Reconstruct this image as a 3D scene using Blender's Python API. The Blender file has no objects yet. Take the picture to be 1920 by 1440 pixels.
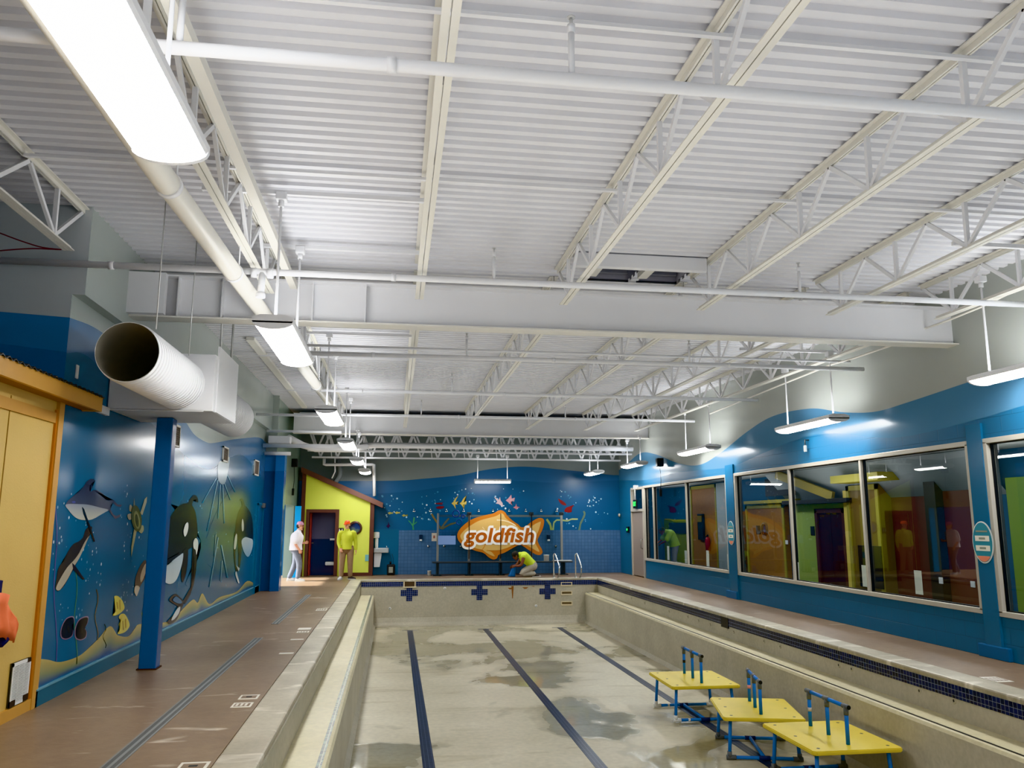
import bpy, bmesh, math, random
from mathutils import Vector, Matrix
random.seed(7)
C = bpy.context.scene.collection
UPL = .42
PI = math.pi
# ------------------------------------------------------------------ camera model
FPX, CX, CY, H = 1500.0, 960.0, 720.0, 1.70
_d = Vector((-220, 256, FPX)).normalized()
_u = Vector((0, -8594, FPX)); _u = (_u - _u.dot(_d) * _d).normalized()
_r = _d.cross(_u)
if _r.x < 0: _r = -_r
EYE = Vector((0, 0, H))
def at(px, py, **k):
    """point where the sight line of a photo pixel meets the plane x=, y= or z="""
    v = Vector((px - CX, py - CY, FPX))
    w = Vector((_r.dot(v), _d.dot(v), _u.dot(v)))
    (a, val), = k.items(); i = 'xyz'.index(a)
    return EYE + w * ((val - EYE[i]) / w[i])
cam = bpy.data.cameras.new('camera'); co = bpy.data.objects.new('camera', cam); C.objects.link(co)
cam.sensor_width = 36; cam.lens = 36 * FPX / 1920; cam.clip_end = 200; cam.clip_start = .05
m = Matrix.Identity(4)
for i, v in enumerate((_r, _d, _u)):
    m[i][0], m[i][1], m[i][2], m[i][3] = v.x, -v.y, -v.z, EYE[i]
co.matrix_world = m
bpy.context.scene.camera = co

# ------------------------------------------------------------------ colour, materials
def L(c):
    return tuple(((x/255)/12.92 if x/255 <= .04045 else ((x/255+.055)/1.055)**2.4) for x in c)
M = {}
def mat(name, col, rough=.5, metal=0, noise=.0, scale=6, bump=0, bscale=40, emit=None, estr=0, spec=.5, coat=0):
    if name in M: return M[name]
    mt = bpy.data.materials.new(name); mt.use_nodes = True; nt = mt.node_tree; b = nt.nodes['Principled BSDF']
    c = L(col)
    b.inputs['Roughness'].default_value = rough; b.inputs['Metallic'].default_value = metal
    b.inputs['Specular IOR Level'].default_value = spec
    if coat: b.inputs['Coat Weight'].default_value = coat; b.inputs['Coat Roughness'].default_value = .12
    tc = nt.nodes.new('ShaderNodeTexCoord')
    if noise:
        n = nt.nodes.new('ShaderNodeTexNoise'); n.inputs['Scale'].default_value = scale; n.inputs['Detail'].default_value = 5
        nt.links.new(tc.outputs['Object'], n.inputs['Vector'])
        r = nt.nodes.new('ShaderNodeMix'); r.data_type = 'RGBA'
        r.inputs['A'].default_value = (*[x*(1-noise) for x in c], 1); r.inputs['B'].default_value = (*[min(1, x*(1+noise)) for x in c], 1)
        nt.links.new(n.outputs['Fac'], r.inputs['Factor']); nt.links.new(r.outputs['Result'], b.inputs['Base Color'])
    else:
        b.inputs['Base Color'].default_value = (*c, 1)
    if bump:
        n2 = nt.nodes.new('ShaderNodeTexNoise'); n2.inputs['Scale'].default_value = bscale
        nt.links.new(tc.outputs['Object'], n2.inputs['Vector'])
        bp = nt.nodes.new('ShaderNodeBump'); bp.inputs['Strength'].default_value = bump; bp.inputs['Distance'].default_value = .02
        nt.links.new(n2.outputs['Fac'], bp.inputs['Height']); nt.links.new(bp.outputs['Normal'], b.inputs['Normal'])
    if emit:
        b.inputs['Emission Color'].default_value = (*L(emit), 1); b.inputs['Emission Strength'].default_value = estr
    M[name] = mt; return mt

def paint_mat(name, rough=.3, block=None, tile=None, noise=.06, spec=.5, bump=.0):
    """base colour from the painted colours stored on the wall's faces"""
    mt = bpy.data.materials.new(name); mt.use_nodes = True; nt = mt.node_tree; b = nt.nodes['Principled BSDF']
    b.inputs['Roughness'].default_value = rough; b.inputs['Specular IOR Level'].default_value = spec
    a = nt.nodes.new('ShaderNodeVertexColor'); a.layer_name = 'Col'
    tc = nt.nodes.new('ShaderNodeTexCoord')
    n = nt.nodes.new('ShaderNodeTexNoise'); n.inputs['Scale'].default_value = 1.3; n.inputs['Detail'].default_value = 6
    nt.links.new(tc.outputs['Object'], n.inputs['Vector'])
    mr = nt.nodes.new('ShaderNodeMapRange'); mr.inputs['To Min'].default_value = 1-noise; mr.inputs['To Max'].default_value = 1+noise
    nt.links.new(n.outputs['Fac'], mr.inputs['Value'])
    mx = nt.nodes.new('ShaderNodeMix'); mx.data_type = 'RGBA'; mx.blend_type = 'MULTIPLY'; mx.inputs['Factor'].default_value = 1
    nt.links.new(a.outputs['Color'], mx.inputs['A']); nt.links.new(mr.outputs['Result'], mx.inputs['B'])
    out = mx.outputs['Result']; hgt = None
    if block:
        axis, bw, bh, mort, strength, dark = block
        sp = nt.nodes.new('ShaderNodeSeparateXYZ'); nt.links.new(tc.outputs['Object'], sp.inputs[0])
        cb = nt.nodes.new('ShaderNodeCombineXYZ')
        nt.links.new(sp.outputs['Y' if axis == 'y' else 'X'], cb.inputs['X']); nt.links.new(sp.outputs['Z'], cb.inputs['Y'])
        br = nt.nodes.new('ShaderNodeTexBrick'); br.inputs['Scale'].default_value = 1
        br.inputs['Brick Width'].default_value = bw; br.inputs['Row Height'].default_value = bh
        br.inputs['Mortar Size'].default_value = mort; br.inputs['Mortar Smooth'].default_value = .3
        br.offset = .5 if bw > bh*1.2 else 0
        nt.links.new(cb.outputs[0], br.inputs['Vector'])
        m2 = nt.nodes.new('ShaderNodeMix'); m2.data_type = 'RGBA'; m2.blend_type = 'MULTIPLY'
        m2.inputs['B'].default_value = (dark, dark, dark, 1)
        nt.links.new(br.outputs['Fac'], m2.inputs['Factor']); nt.links.new(out, m2.inputs['A']); out = m2.outputs['Result']
        bp = nt.nodes.new('ShaderNodeBump'); bp.inputs['Strength'].default_value = strength; bp.inputs['Distance'].default_value = .01; bp.invert = True
        nt.links.new(br.outputs['Fac'], bp.inputs['Height']); nt.links.new(bp.outputs['Normal'], b.inputs['Normal'])
    elif bump:
        n2 = nt.nodes.new('ShaderNodeTexNoise'); n2.inputs['Scale'].default_value = 9
        nt.links.new(tc.outputs['Object'], n2.inputs['Vector'])
        bp = nt.nodes.new('ShaderNodeBump'); bp.inputs['Strength'].default_value = bump; bp.inputs['Distance'].default_value = .02
        nt.links.new(n2.outputs['Fac'], bp.inputs['Height']); nt.links.new(bp.outputs['Normal'], b.inputs['Normal'])
    nt.links.new(out, b.inputs['Base Color'])
    M[name] = mt; return mt

def tile_mat(name, cols, grout, size, axes='xz', rough=.2):
    """small square glazed tiles with pale grout"""
    mt = bpy.data.materials.new(name); mt.use_nodes = True; nt = mt.node_tree; b = nt.nodes['Principled BSDF']
    b.inputs['Roughness'].default_value = rough
    tc = nt.nodes.new('ShaderNodeTexCoord'); sp = nt.nodes.new('ShaderNodeSeparateXYZ'); nt.links.new(tc.outputs['Object'], sp.inputs[0])
    cb = nt.nodes.new('ShaderNodeCombineXYZ')
    nt.links.new(sp.outputs[axes[0].upper()], cb.inputs['X']); nt.links.new(sp.outputs[axes[1].upper()], cb.inputs['Y'])
    br = nt.nodes.new('ShaderNodeTexBrick'); br.offset = 0; br.inputs['Scale'].default_value = 1
    br.inputs['Brick Width'].default_value = size; br.inputs['Row Height'].default_value = size
    br.inputs['Mortar Size'].default_value = size*.055; br.inputs['Mortar Smooth'].default_value = .1
    br.inputs['Color1'].default_value = (*L(cols[0]), 1); br.inputs['Color2'].default_value = (*L(cols[1]), 1); br.inputs['Mortar'].default_value = (*L(grout), 1)
    nt.links.new(cb.outputs[0], br.inputs['Vector']); nt.links.new(br.outputs['Color'], b.inputs['Base Color'])
    M[name] = mt; return mt

def glass_mat(name, tint, base=.0, rough=.0, ior=1.5):
    mt = bpy.data.materials.new(name); mt.use_nodes = True; nt = mt.node_tree
    for n in list(nt.nodes): nt.nodes.remove(n)
    o = nt.nodes.new('ShaderNodeOutputMaterial'); mx = nt.nodes.new('ShaderNodeMixShader')
    t = nt.nodes.new('ShaderNodeBsdfTransparent'); t.inputs[0].default_value = (*tint, 1)
    g = nt.nodes.new('ShaderNodeBsdfGlossy'); g.inputs['Roughness'].default_value = rough
    ge = nt.nodes.new('ShaderNodeNewGeometry'); dt = nt.nodes.new('ShaderNodeVectorMath'); dt.operation = 'DOT_PRODUCT'
    nt.links.new(ge.outputs['Normal'], dt.inputs[0]); nt.links.new(ge.outputs['Incoming'], dt.inputs[1])
    def mth(op, a, bb):
        q = nt.nodes.new('ShaderNodeMath'); q.operation = op
        for i_, v_ in enumerate((a, bb)):
            if v_ is None: continue
            if isinstance(v_, (int, float)): q.inputs[i_].default_value = v_
            else: nt.links.new(v_, q.inputs[i_])
        return q.outputs[0]
    sch = mth('POWER', mth('SUBTRACT', 1.0, mth('ABSOLUTE', dt.outputs['Value'], None)), 5.0)
    nt.links.new(mth('ADD', mth('MULTIPLY', sch, 1-base), base), mx.inputs[0])
    nt.links.new(t.outputs[0], mx.inputs[1]); nt.links.new(g.outputs[0], mx.inputs[2]); nt.links.new(mx.outputs[0], o.inputs[0])
    M[name] = mt; return mt

def concrete_mat(name, col, col2, rough, scuff=None, wet=False, scale=1.2, scuffs=.7):
    mt = bpy.data.materials.new(name); mt.use_nodes = True; nt = mt.node_tree; b = nt.nodes['Principled BSDF']
    tc = nt.nodes.new('ShaderNodeTexCoord')
    def noise(s, det=6, dis=0, sc=None):
        n = nt.nodes.new('ShaderNodeTexNoise'); n.inputs['Scale'].default_value = s; n.inputs['Detail'].default_value = det; n.inputs['Distortion'].default_value = dis
        if sc:
            mp = nt.nodes.new('ShaderNodeMapping'); mp.inputs['Scale'].default_value = sc
            nt.links.new(tc.outputs['Object'], mp.inputs['Vector']); nt.links.new(mp.outputs[0], n.inputs['Vector'])
        else: nt.links.new(tc.outputs['Object'], n.inputs['Vector'])
        return n.outputs['Fac']
    def ramp(src, a, bb):
        r = nt.nodes.new('ShaderNodeMapRange'); r.inputs['From Min'].default_value = a; r.inputs['From Max'].default_value = bb
        nt.links.new(src, r.inputs['Value']); return r.outputs['Result']
    def mix(fac, A, B, t='MIX'):
        x = nt.nodes.new('ShaderNodeMix'); x.data_type = 'RGBA'; x.blend_type = t
        if isinstance(fac, float): x.inputs['Factor'].default_value = fac
        else: nt.links.new(fac, x.inputs['Factor'])
        for k, v in (('A', A), ('B', B)):
            if isinstance(v, tuple): x.inputs[k].default_value = (*v, 1)
            else: nt.links.new(v, x.inputs[k])
        return x.outputs['Result']
    c = mix(ramp(noise(scale), .35, .65), L(col), L(col2))
    c = mix(ramp(noise(scale*14), .3, .7), c, mix(1.0, c, (.86, .86, .86), 'MULTIPLY'))
    if scuff:
        f = ramp(noise(1.6, 8, .6, (.9, 2.6, 1)), scuffs-.05, scuffs+.06)
        c = mix(f, c, L(scuff))
    b.inputs['Roughness'].default_value = rough
    if wet:
        w = noise(.42, 5, .4, (1, .8, 1)); wf = ramp(w, .52, .56)
        wc = nt.nodes.new('ShaderNodeMapRange'); wc.inputs['From Min'].default_value = .50; wc.inputs['From Max'].default_value = .53
        nt.links.new(w, wc.inputs['Value'])
        c = mix(wc.outputs['Result'], c, mix(1.0, c, (.70, .70, .66), 'MULTIPLY'))
        # streaky second stain
        s2 = ramp(noise(1.1, 6, .8, (.5, 2.2, 1)), .56, .66)
        c = mix(s2, c, mix(1.0, c, (.84, .82, .76), 'MULTIPLY'))
        rr = nt.nodes.new('ShaderNodeMapRange'); rr.inputs['To Min'].default_value = rough; rr.inputs['To Max'].default_value = .06
        nt.links.new(wf, rr.inputs['Value']); nt.links.new(rr.outputs['Result'], b.inputs['Roughness'])
    else:
        bp = nt.nodes.new('ShaderNodeBump'); bp.inputs['Strength'].default_value = .15; bp.inputs['Distance'].default_value = .01
        nt.links.new(noise(30), bp.inputs['Height']); nt.links.new(bp.outputs['Normal'], b.inputs['Normal'])
    nt.links.new(c, b.inputs['Base Color'])
    M[name] = mt; return mt

WHITE = mat('white_paint', (226, 226, 228), .5, noise=.04, scale=2)
CREAMW = mat('cream_white_paint', (222, 219, 210), .45, noise=.05, scale=3)
DECKW = mat('roof_deck_paint', (220, 220, 224), .5, noise=.05, scale=2)
GALV = mat('galvanised_rod', (200, 200, 198), .4, .3)
CHROME = mat('chrome', (210, 212, 215), .12, 1)
DARK = mat('black_plastic', (24, 24, 26), .45)
DARKG = mat('dark_grey_metal', (52, 60, 64), .45, .2)
STEEL = mat('grey_steel', (150, 150, 145), .35, .5)
ALU = mat('aluminium_frame', (196, 190, 178), .4, .25)
YEL = mat('yellow_plastic', (226, 202, 78), .42, noise=.06, scale=5)
BLUEP = mat('blue_pipe', (34, 118, 204), .35, noise=.1, scale=8)
GREYF = mat('grey_pipe_fitting', (112, 116, 120), .5)
WHITEP = mat('white_plastic', (235, 235, 232), .4)
PINK = mat('pink_tape', (238, 160, 160), .5)
BLUEPAINT = mat('blue_gloss_paint', (12, 84, 142), .22)
DIFF = mat('light_diffuser', (255, 252, 244), .4, emit=(252, 252, 250), estr=32)
DIFFD = mat('lobby_light_panel', (250, 250, 255), .4, emit=(235, 242, 255), estr=16)
HOUSING = mat('light_housing', (222, 222, 224), .4)
PAINT = paint_mat('mural_paint', .19, spec=.55)
PAINTB = paint_mat('painted_block', .3, block=('y', .40, .20, .006, .5, .8))
PAINTM = paint_mat('mural_figures', .2, noise=.12)
PAINTF = paint_mat('far_wall_paint', .32)
TILEW = tile_mat('grey_blue_wall_tile', ((92, 122, 158), (86, 116, 152)), (78, 104, 136), .11, 'xz', .25)
NAVYX = tile_mat('navy_tile_far', ((22, 30, 74), (34, 46, 104)), (150, 158, 172), .056, 'xz', .15)
NAVYY = tile_mat('navy_tile_side', ((16, 22, 52), (28, 36, 84)), (140, 146, 156), .056, 'yz', .15)
NAVYF = tile_mat('navy_tile_floor', ((20, 28, 56), (34, 42, 74)), (104, 116, 134), .05, 'xy', .3)
GREENT = tile_mat('ledge_tile', ((40, 48, 60), (120, 138, 128)), (196, 192, 172), .05, 'xy', .3)
PLASTER = concrete_mat('pool_plaster', (214, 206, 182), (202, 193, 168), .42, wet=True, scale=.9)
PLASTERW = concrete_mat('pool_wall_plaster', (204, 197, 178), (192, 185, 166), .5, scale=1.4)
LEDGE = concrete_mat('ledge_plaster', (222, 214, 182), (214, 204, 168), .45, scale=1.1)
DECKB = concrete_mat('brown_deck', (150, 128, 104), (134, 112, 90), .38, scuff=(208, 196, 178), scale=.7, scuffs=.69)
COPING = concrete_mat('coping_stone', (198, 189, 168), (172, 163, 142), .4, scuff=(222, 214, 198), scale=1.5, scuffs=.62)
CARPET = concrete_mat('lobby_carpet', (84, 86, 92), (70, 72, 78), .9, scale=3)
GLASS = glass_mat('window_glass', (.84, .89, .87), .075)
GLASSC = glass_mat('partition_glass', (.93, .96, .96), .01)

# ------------------------------------------------------------------ mesh builder
class MB:
    def __init__(s): s.v = []; s.f = []; s.mi = []; s.c = []; s.sm = []
    def face(s, pts, mi=0, col=None, smooth=False):
        i = len(s.v); s.v += [Vector(p) for p in pts]; s.f.append(list(range(i, i+len(pts)))); s.mi.append(mi)
        if col is None: col = (1, 1, 1)
        s.c.append(col if isinstance(col, list) else [col]*len(pts)); s.sm.append(smooth)
    def idx(s, vs, fs, mi=0, col=(1, 1, 1), smooth=False):
        i = len(s.v); s.v += [Vector(p) for p in vs]
        for f in fs: s.f.append([i+k for k in f]); s.mi.append(mi); s.c.append([col]*len(f)); s.sm.append(smooth)
    def box(s, x0, x1, y0, y1, z0, z1, mi=0, col=(1, 1, 1), bev=0):
        if bev: return s.bevbox((x0+x1)/2, (y0+y1)/2, (z0+z1)/2, abs(x1-x0), abs(y1-y0), abs(z1-z0), bev, mi, col)
        v = [(x, y, z) for z in (z0, z1) for y in (y0, y1) for x in (x0, x1)]
        s.idx(v, [(0, 2, 3, 1), (4, 5, 7, 6), (0, 1, 5, 4), (2, 6, 7, 3), (0, 4, 6, 2), (1, 3, 7, 5)], mi, col)
    def bevbox(s, cx, cy, cz, sx, sy, sz, r, mi=0, col=(1, 1, 1)):
        bm = bmesh.new(); bmesh.ops.create_cube(bm, size=1)
        bmesh.ops.scale(bm, vec=(sx, sy, sz), verts=bm.verts)
        bmesh.ops.bevel(bm, geom=bm.edges[:], offset=min(r, .49*min(sx, sy, sz)), segments=2, affect='EDGES', profile=.5)
        bmesh.ops.translate(bm, vec=(cx, cy, cz), verts=bm.verts); s.add_bm(bm, mi, col)
    def add_bm(s, bm, mi=0, col=(1, 1, 1), smooth=False):
        bm.verts.index_update(); s.idx([v.co.copy() for v in bm.verts], [[v.index for v in f.verts] for f in bm.faces], mi, col, smooth); bm.free()
    def bar(s, p, q, w, h=None, mi=0, col=(1, 1, 1), up=(0, 0, 1)):
        p, q = Vector(p), Vector(q); h = h or w; d = (q-p).normalized(); up = Vector(up)
        if abs(d.dot(up)) > .99: up = Vector((1, 0, 0))
        a = d.cross(up).normalized()*w/2; b = a.cross(d).normalized()*h/2
        v = [p-a-b, p+a-b, p+a+b, p-a+b, q-a-b, q+a-b, q+a+b, q-a+b]
        s.idx(v, [(3, 2, 1, 0), (4, 5, 6, 7), (0, 1, 5, 4), (1, 2, 6, 5), (2, 3, 7, 6), (3, 0, 4, 7)], mi, col)
    def tube(s, path, r, n=10, mi=0, col=(1, 1, 1), caps=True, smooth=True, sx=1.0):
        path = [Vector(p) for p in path]; rr = r if isinstance(r, (list, tuple)) else [r]*len(path)
        rings = []; prev = None
        for i, p in enumerate(path):
            t = (path[min(i+1, len(path)-1)] - path[max(i-1, 0)]).normalized()
            if prev is None:
                a = t.cross(Vector((0, 0, 1)));
                if a.length < .05: a = t.cross(Vector((1, 0, 0)))
            else: a = prev - t*prev.dot(t)
            a.normalize(); prev = a; b = t.cross(a)
            rings.append([p + (a*math.cos(2*PI*k/n)*sx + b*math.sin(2*PI*k/n))*rr[i] for k in range(n)])
        v = [x for rg in rings for x in rg]; f = []
        for i in range(len(path)-1):
            for k in range(n):
                k2 = (k+1) % n; f.append((i*n+k, i*n+k2, (i+1)*n+k2, (i+1)*n+k))
        s.idx(v, f, mi, col, smooth)
        if caps: s.face(rings[0][::-1], mi, col); s.face(rings[-1], mi, col)
    def cyl(s, p, q, r, n=14, mi=0, col=(1, 1, 1), r2=None): s.tube([p, q], [r, r2 if r2 is not None else r], n, mi, col)
    def lathe(s, prof, c=(0, 0, 0), n=20, mi=0, col=(1, 1, 1), axis='z', smooth=True):
        c = Vector(c); v = []; f = []
        for (r, h) in prof:
            for k in range(n):
                x, y = r*math.cos(2*PI*k/n), r*math.sin(2*PI*k/n)
                v.append(c + {'z': Vector((x, y, h)), 'x': Vector((h, x, y)), 'y': Vector((x, h, y))}[axis])
        for i in range(len(prof)-1):
            for k in range(n):
                k2 = (k+1) % n; f.append((i*n+k, i*n+k2, (i+1)*n+k2, (i+1)*n+k))
        s.idx(v, f, mi, col, smooth)
    def ell(s, c, r, n=12, mi=0, col=(1, 1, 1)):
        bm = bmesh.new(); bmesh.ops.create_uvsphere(bm, u_segments=n+4, v_segments=n, radius=1)
        bmesh.ops.scale(bm, vec=r, verts=bm.verts); bmesh.ops.translate(bm, vec=c, verts=bm.verts); s.add_bm(bm, mi, col, True)
    def prism(s, prof, a0, a1, axis='y', mi=0, col=(1, 1, 1), smooth=False):
        """closed 2D outline pushed along an axis; prof in the other two axes"""
        def P(p, a): return {'y': (p[0], a, p[1]), 'x': (a, p[0], p[1]), 'z': (p[0], p[1], a)}[axis]
        n = len(prof)
        A = [P(p, a0) for p in prof]; B = [P(p, a1) for p in prof]
        s.idx(A+B, [(k, (k+1) % n, n+(k+1) % n, n+k) for k in range(n)], mi, col, smooth)
        s.face(A[::-1], mi, col); s.face(B, mi, col)
    def build(s, name, mats, parent=None, recalc=True):
        me = bpy.data.meshes.new(name); me.from_pydata([tuple(v) for v in s.v], [], s.f)
        ms = mats if isinstance(mats, (list, tuple)) else [mats]
        for x in ms: me.materials.append(x)
        me.polygons.foreach_set('material_index', s.mi); me.polygons.foreach_set('use_smooth', s.sm)
        a = me.color_attributes.new('Col', 'FLOAT_COLOR', 'CORNER')
        flat = []
        for f, c in zip(s.f, s.c):
            for k in range(len(f)): flat += [c[k][0], c[k][1], c[k][2], 1.0]
        a.data.foreach_set('color', flat)
        if recalc:
            bm = bmesh.new(); bm.from_mesh(me); bmesh.ops.remove_doubles(bm, verts=bm.verts, dist=1e-5)
            bmesh.ops.recalc_face_normals(bm, faces=bm.faces); bm.to_mesh(me); bm.free()
        me.update()
        o = bpy.data.objects.new(name, me); C.objects.link(o)
        if parent is not None:
            o.parent = parent
            o.matrix_parent_inverse = parent.matrix_world.inverted() if False else Matrix.Translation(-parent.location) @ Matrix.Identity(4) if not parent.get('_local') else Matrix.Identity(4)
        return o

def tag(o, label, cat, group=None):
    o['label'] = label; o['category'] = cat
    if group: o['group'] = group
    return o
def struct(o, label=None):
    o['kind'] = 'structure'
    return o
def thing(name, label, cat, loc, group=None, local=False):
    """an Empty at a thing's base; parts given in world coordinates unless local"""
    o = bpy.data.objects.new(name, None); C.objects.link(o); o.location = loc; o.empty_display_size = .1
    if local: o['_local'] = 1
    return tag(o, label, cat, group)
def dup(root, loc, rotz=0, label=None, name=None):
    r = root.copy(); C.objects.link(r); r.location = loc; r.rotation_euler = (0, 0, rotz)
    if label: r['label'] = label
    for ch in list(root.children):
        c = ch.copy(); C.objects.link(c); c.parent = r
        for g in list(ch.children):
            d = g.copy(); C.objects.link(d); d.parent = c
    return r
def smooth_pts(pts, n=4, closed=True):
    out = []; N = len(pts)
    for i in range(N if closed else N-1):
        p = [pts[(i+k) % N] if closed else pts[min(max(i+k, 0), N-1)] for k in (-1, 0, 1, 2)]
        for j in range(n):
            t = j/n
            out.append(tuple(.5*(2*p[1][a] + (p[2][a]-p[0][a])*t + (2*p[0][a]-5*p[1][a]+4*p[2][a]-p[3][a])*t*t + (-p[0][a]+3*p[1][a]-3*p[2][a]+p[3][a])*t**3) for a in range(len(p[0]))))
    if not closed: out.append(tuple(pts[-1]))
    return out
def Z(ox, oy, sc, pts): return [(ox + x/sc, oy + y/sc) for x, y in pts]
def lerp_curve(cv):
    cv = sorted(cv)
    def f(s):
        if s <= cv[0][0]: return cv[0][1]
        for (a, b), (c, d) in zip(cv, cv[1:]):
            if s <= c: return b + (d-b)*(s-a)/(c-a)
        return cv[-1][1]
    return f
def wave(pts, **plane):
    ax = 1 if 'x' in plane else 0
    cv = []
    for p in pts:
        w = at(*p, **plane); cv.append((w[ax], w.z))
    cv.sort(); return lerp_curve(smooth_pts(cv, 6, False))

# ------------------------------------------------------------------ room numbers
XL, XR, YF, ZD = -3.25, 7.5, 26.5, 4.84         # mural wall, window wall, far wall, roof deck
PXL, PXR, PYF, PYN, PZ = -.93, 6.08, 24.1, 1.4, -1.28
XU = -3.13                                        # upper part of the mural wall overhangs
YC, YE = 8.29, 20.8                              # mural wall starts / ends
GREY, MID, DEEP = L((172, 176, 170)), L((82, 130, 164)), L((36, 100, 138))

# ------------------------------------------------------------------ floor, pool
b = MB()
for (x0, x1, y0, y1) in ((-6.6, PXL-.3, -3, PYF+.32), (PXR+.32, XR+.1, -3, PYF+.32), (-6.6, XR+.1, PYF+.32, YF+.1), (PXL-.3, PXR+.32, -3, PYN-.3)):
    b.box(x0, x1, y0, y1, -.12, 0)
floor = struct(b.build('floor', DECKB))
b = MB()
def coping(x0, x1, y0, y1, face):     # rounded nosing on the pool side
    b.box(x0, x1, y0, y1, -.06, .006, bev=.02)
coping(PXL-.3, PXL+.02, PYN, PYF+.3, 'r'); coping(PXR-.02, PXR+.32, PYN, PYF+.3, 'l')
coping(PXL, PXR, PYF-.02, PYF+.32, 'n'); coping(PXL-.3, PXR+.32, PYN-.3, PYN+.02, 'f')
struct(b.build('pool_coping', COPING))
LZ, LW = -.42, .40
basin = MB()
# floor
basin.face([(PXL+LW, PYN, PZ), (PXR-LW, PYN, PZ), (PXR-LW, PYF-.25, PZ), (PXL+LW, PYF-.25, PZ)], 0)
# coved end wall
cv = [(PYF-.25, PZ), (PYF-.12, PZ+.025), (PYF-.04, PZ+.09), (PYF, PZ+.22), (PYF, -.05)]
for (a, za), (c, zc) in zip(cv, cv[1:]):
    basin.face([(PXL, a, za), (PXR, a, za), (PXR, c, zc), (PXL, c, zc)], 1, smooth=True)
basin.face([(PXL, PYN, PZ), (PXR, PYN, PZ), (PXR, PYN, -.05), (PXL, PYN, -.05)], 1)
for sx, xw in ((1, PXL), (-1, PXR)):
    xl = xw + sx*LW
    basin.face([(xw, PYN, -.05), (xw, PYF, -.05), (xw, PYF, LZ), (xw, PYN, LZ)], 1)
    # ledge with rounded lip
    pr = [(xw, LZ), (xl-sx*.05, LZ), (xl-sx*.02, LZ-.008), (xl, LZ-.04)]
    for (xa, za), (xb, zb) in zip(pr, pr[1:]):
        basin.face([(xa, PYN, za), (xb, PYN, zb), (xb, PYF-.03, zb), (xa, PYF-.03, za)], 2, smooth=True)
    basin.face([(xl, PYN, LZ-.04), (xl, PYF-.03, LZ-.04), (xl, PYF-.2, PZ+.08), (xl, PYN, PZ+.08)], 1)
    basin.face([(xl, PYN, PZ+.08), (xl, PYF-.2, PZ+.08), (xl-sx*-.06, PYF-.2, PZ+.001), (xl+sx*.06, PYN, PZ+.001)], 1)
ob = struct(basin.build('pool_basin', [PLASTER, PLASTERW, LEDGE], recalc=False))
# tile bands under the coping
b = MB(); b.box(PXL+.02, PXR-.02, PYF-.012, PYF+.01, -.19, -.055); struct(b.build('trim_1', NAVYX))
b = MB(); b.box(PXR-.012, PXR+.01, PYN, PYF-.012, -.20, -.055); struct(b.build('trim_2', NAVYY))
b = MB(); b.box(PXL-.01, PXL+.012, PYN, PYF-.012, -.085, -.055); struct(b.build('trim_3', NAVYY))
b = MB(); b.box(PXL+LW-.10, PXL+LW-.05, PYN, PYF-.06, LZ-.01, LZ+.002); struct(b.build('trim_4', GREENT))
b = MB(); b.box(PXR-LW+.05, PXR-LW+.085, PYN, PYF-.06, LZ-.01, LZ+.002); struct(b.build('trim_5', mat('black_ledge_line', (36, 38, 44), .3)))
# lane lines with a T bar
for i, (xc, nm) in enumerate(((.49, 'nearest the painted sea mural'), (2.58, 'in the middle of the pool floor'), (4.68, 'passing under the yellow platforms'))):
    b = MB(); b.box(xc-.075, xc+.075, PYN+1, 23.0, PZ-.01, PZ+.003); b.box(xc-.21, xc+.21, 22.98, 23.05, PZ-.01, PZ+.0032)
    tag(b.build('lane_line', NAVYF), 'dark navy tiled lane line with a cross bar, '+nm, 'lane line', 'lane lines on the pool floor')
# crosses on the end wall
for xc, nm in ((.47, 'below the brown skimmer opening'), (2.52, 'middle of the three'), (4.55, 'beside the recessed steps')):
    b = MB(); w = .085
    top = -.19 if xc > 1 else -.235
    b.box(xc-w, xc+w, PYF-.010, PYF+.01, -.60, top); b.box(xc-.245, xc+.245, PYF-.0102, PYF+.01, -.46, -.29)
    tag(b.build('tile_cross', NAVYX), 'navy mosaic cross on the pool end wall, '+nm, 'tile cross', 'tile crosses on the pool end wall')
# recessed steps
RUST = mat('rust', (150, 98, 52), .7); CREAMP = mat('cream_plastic', (228, 214, 182), .4); SHAD = mat('recess_shade', (120, 104, 80), .6)
for z, nm in ((-.20, 'top'), (-.46, 'middle'), (-.76, 'bottom')):
    t = thing('recessed_step', nm+' one of three cream recessed climbing steps in the pool end wall', 'step', (5.13, PYF, z), 'recessed steps in the pool wall')
    b = MB(); b.box(4.96, 5.30, PYF-.02, PYF+.01, z-.03, z+.005, bev=.006); b.box(4.96, 4.985, PYF-.02, PYF+.01, z, z+.07); b.box(5.275, 5.30, PYF-.02, PYF+.01, z, z+.07); b.box(4.96, 5.30, PYF-.018, PYF+.01, z+.07, z+.09)
    b.build('step_frame', CREAMP, t)
    b = MB(); b.box(4.985, 5.275, PYF-.006, PYF+.008, z+.005, z+.07); b.build('step_pocket_shade', SHAD, t)  # flat panel coloured as the shadow inside the step
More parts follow.
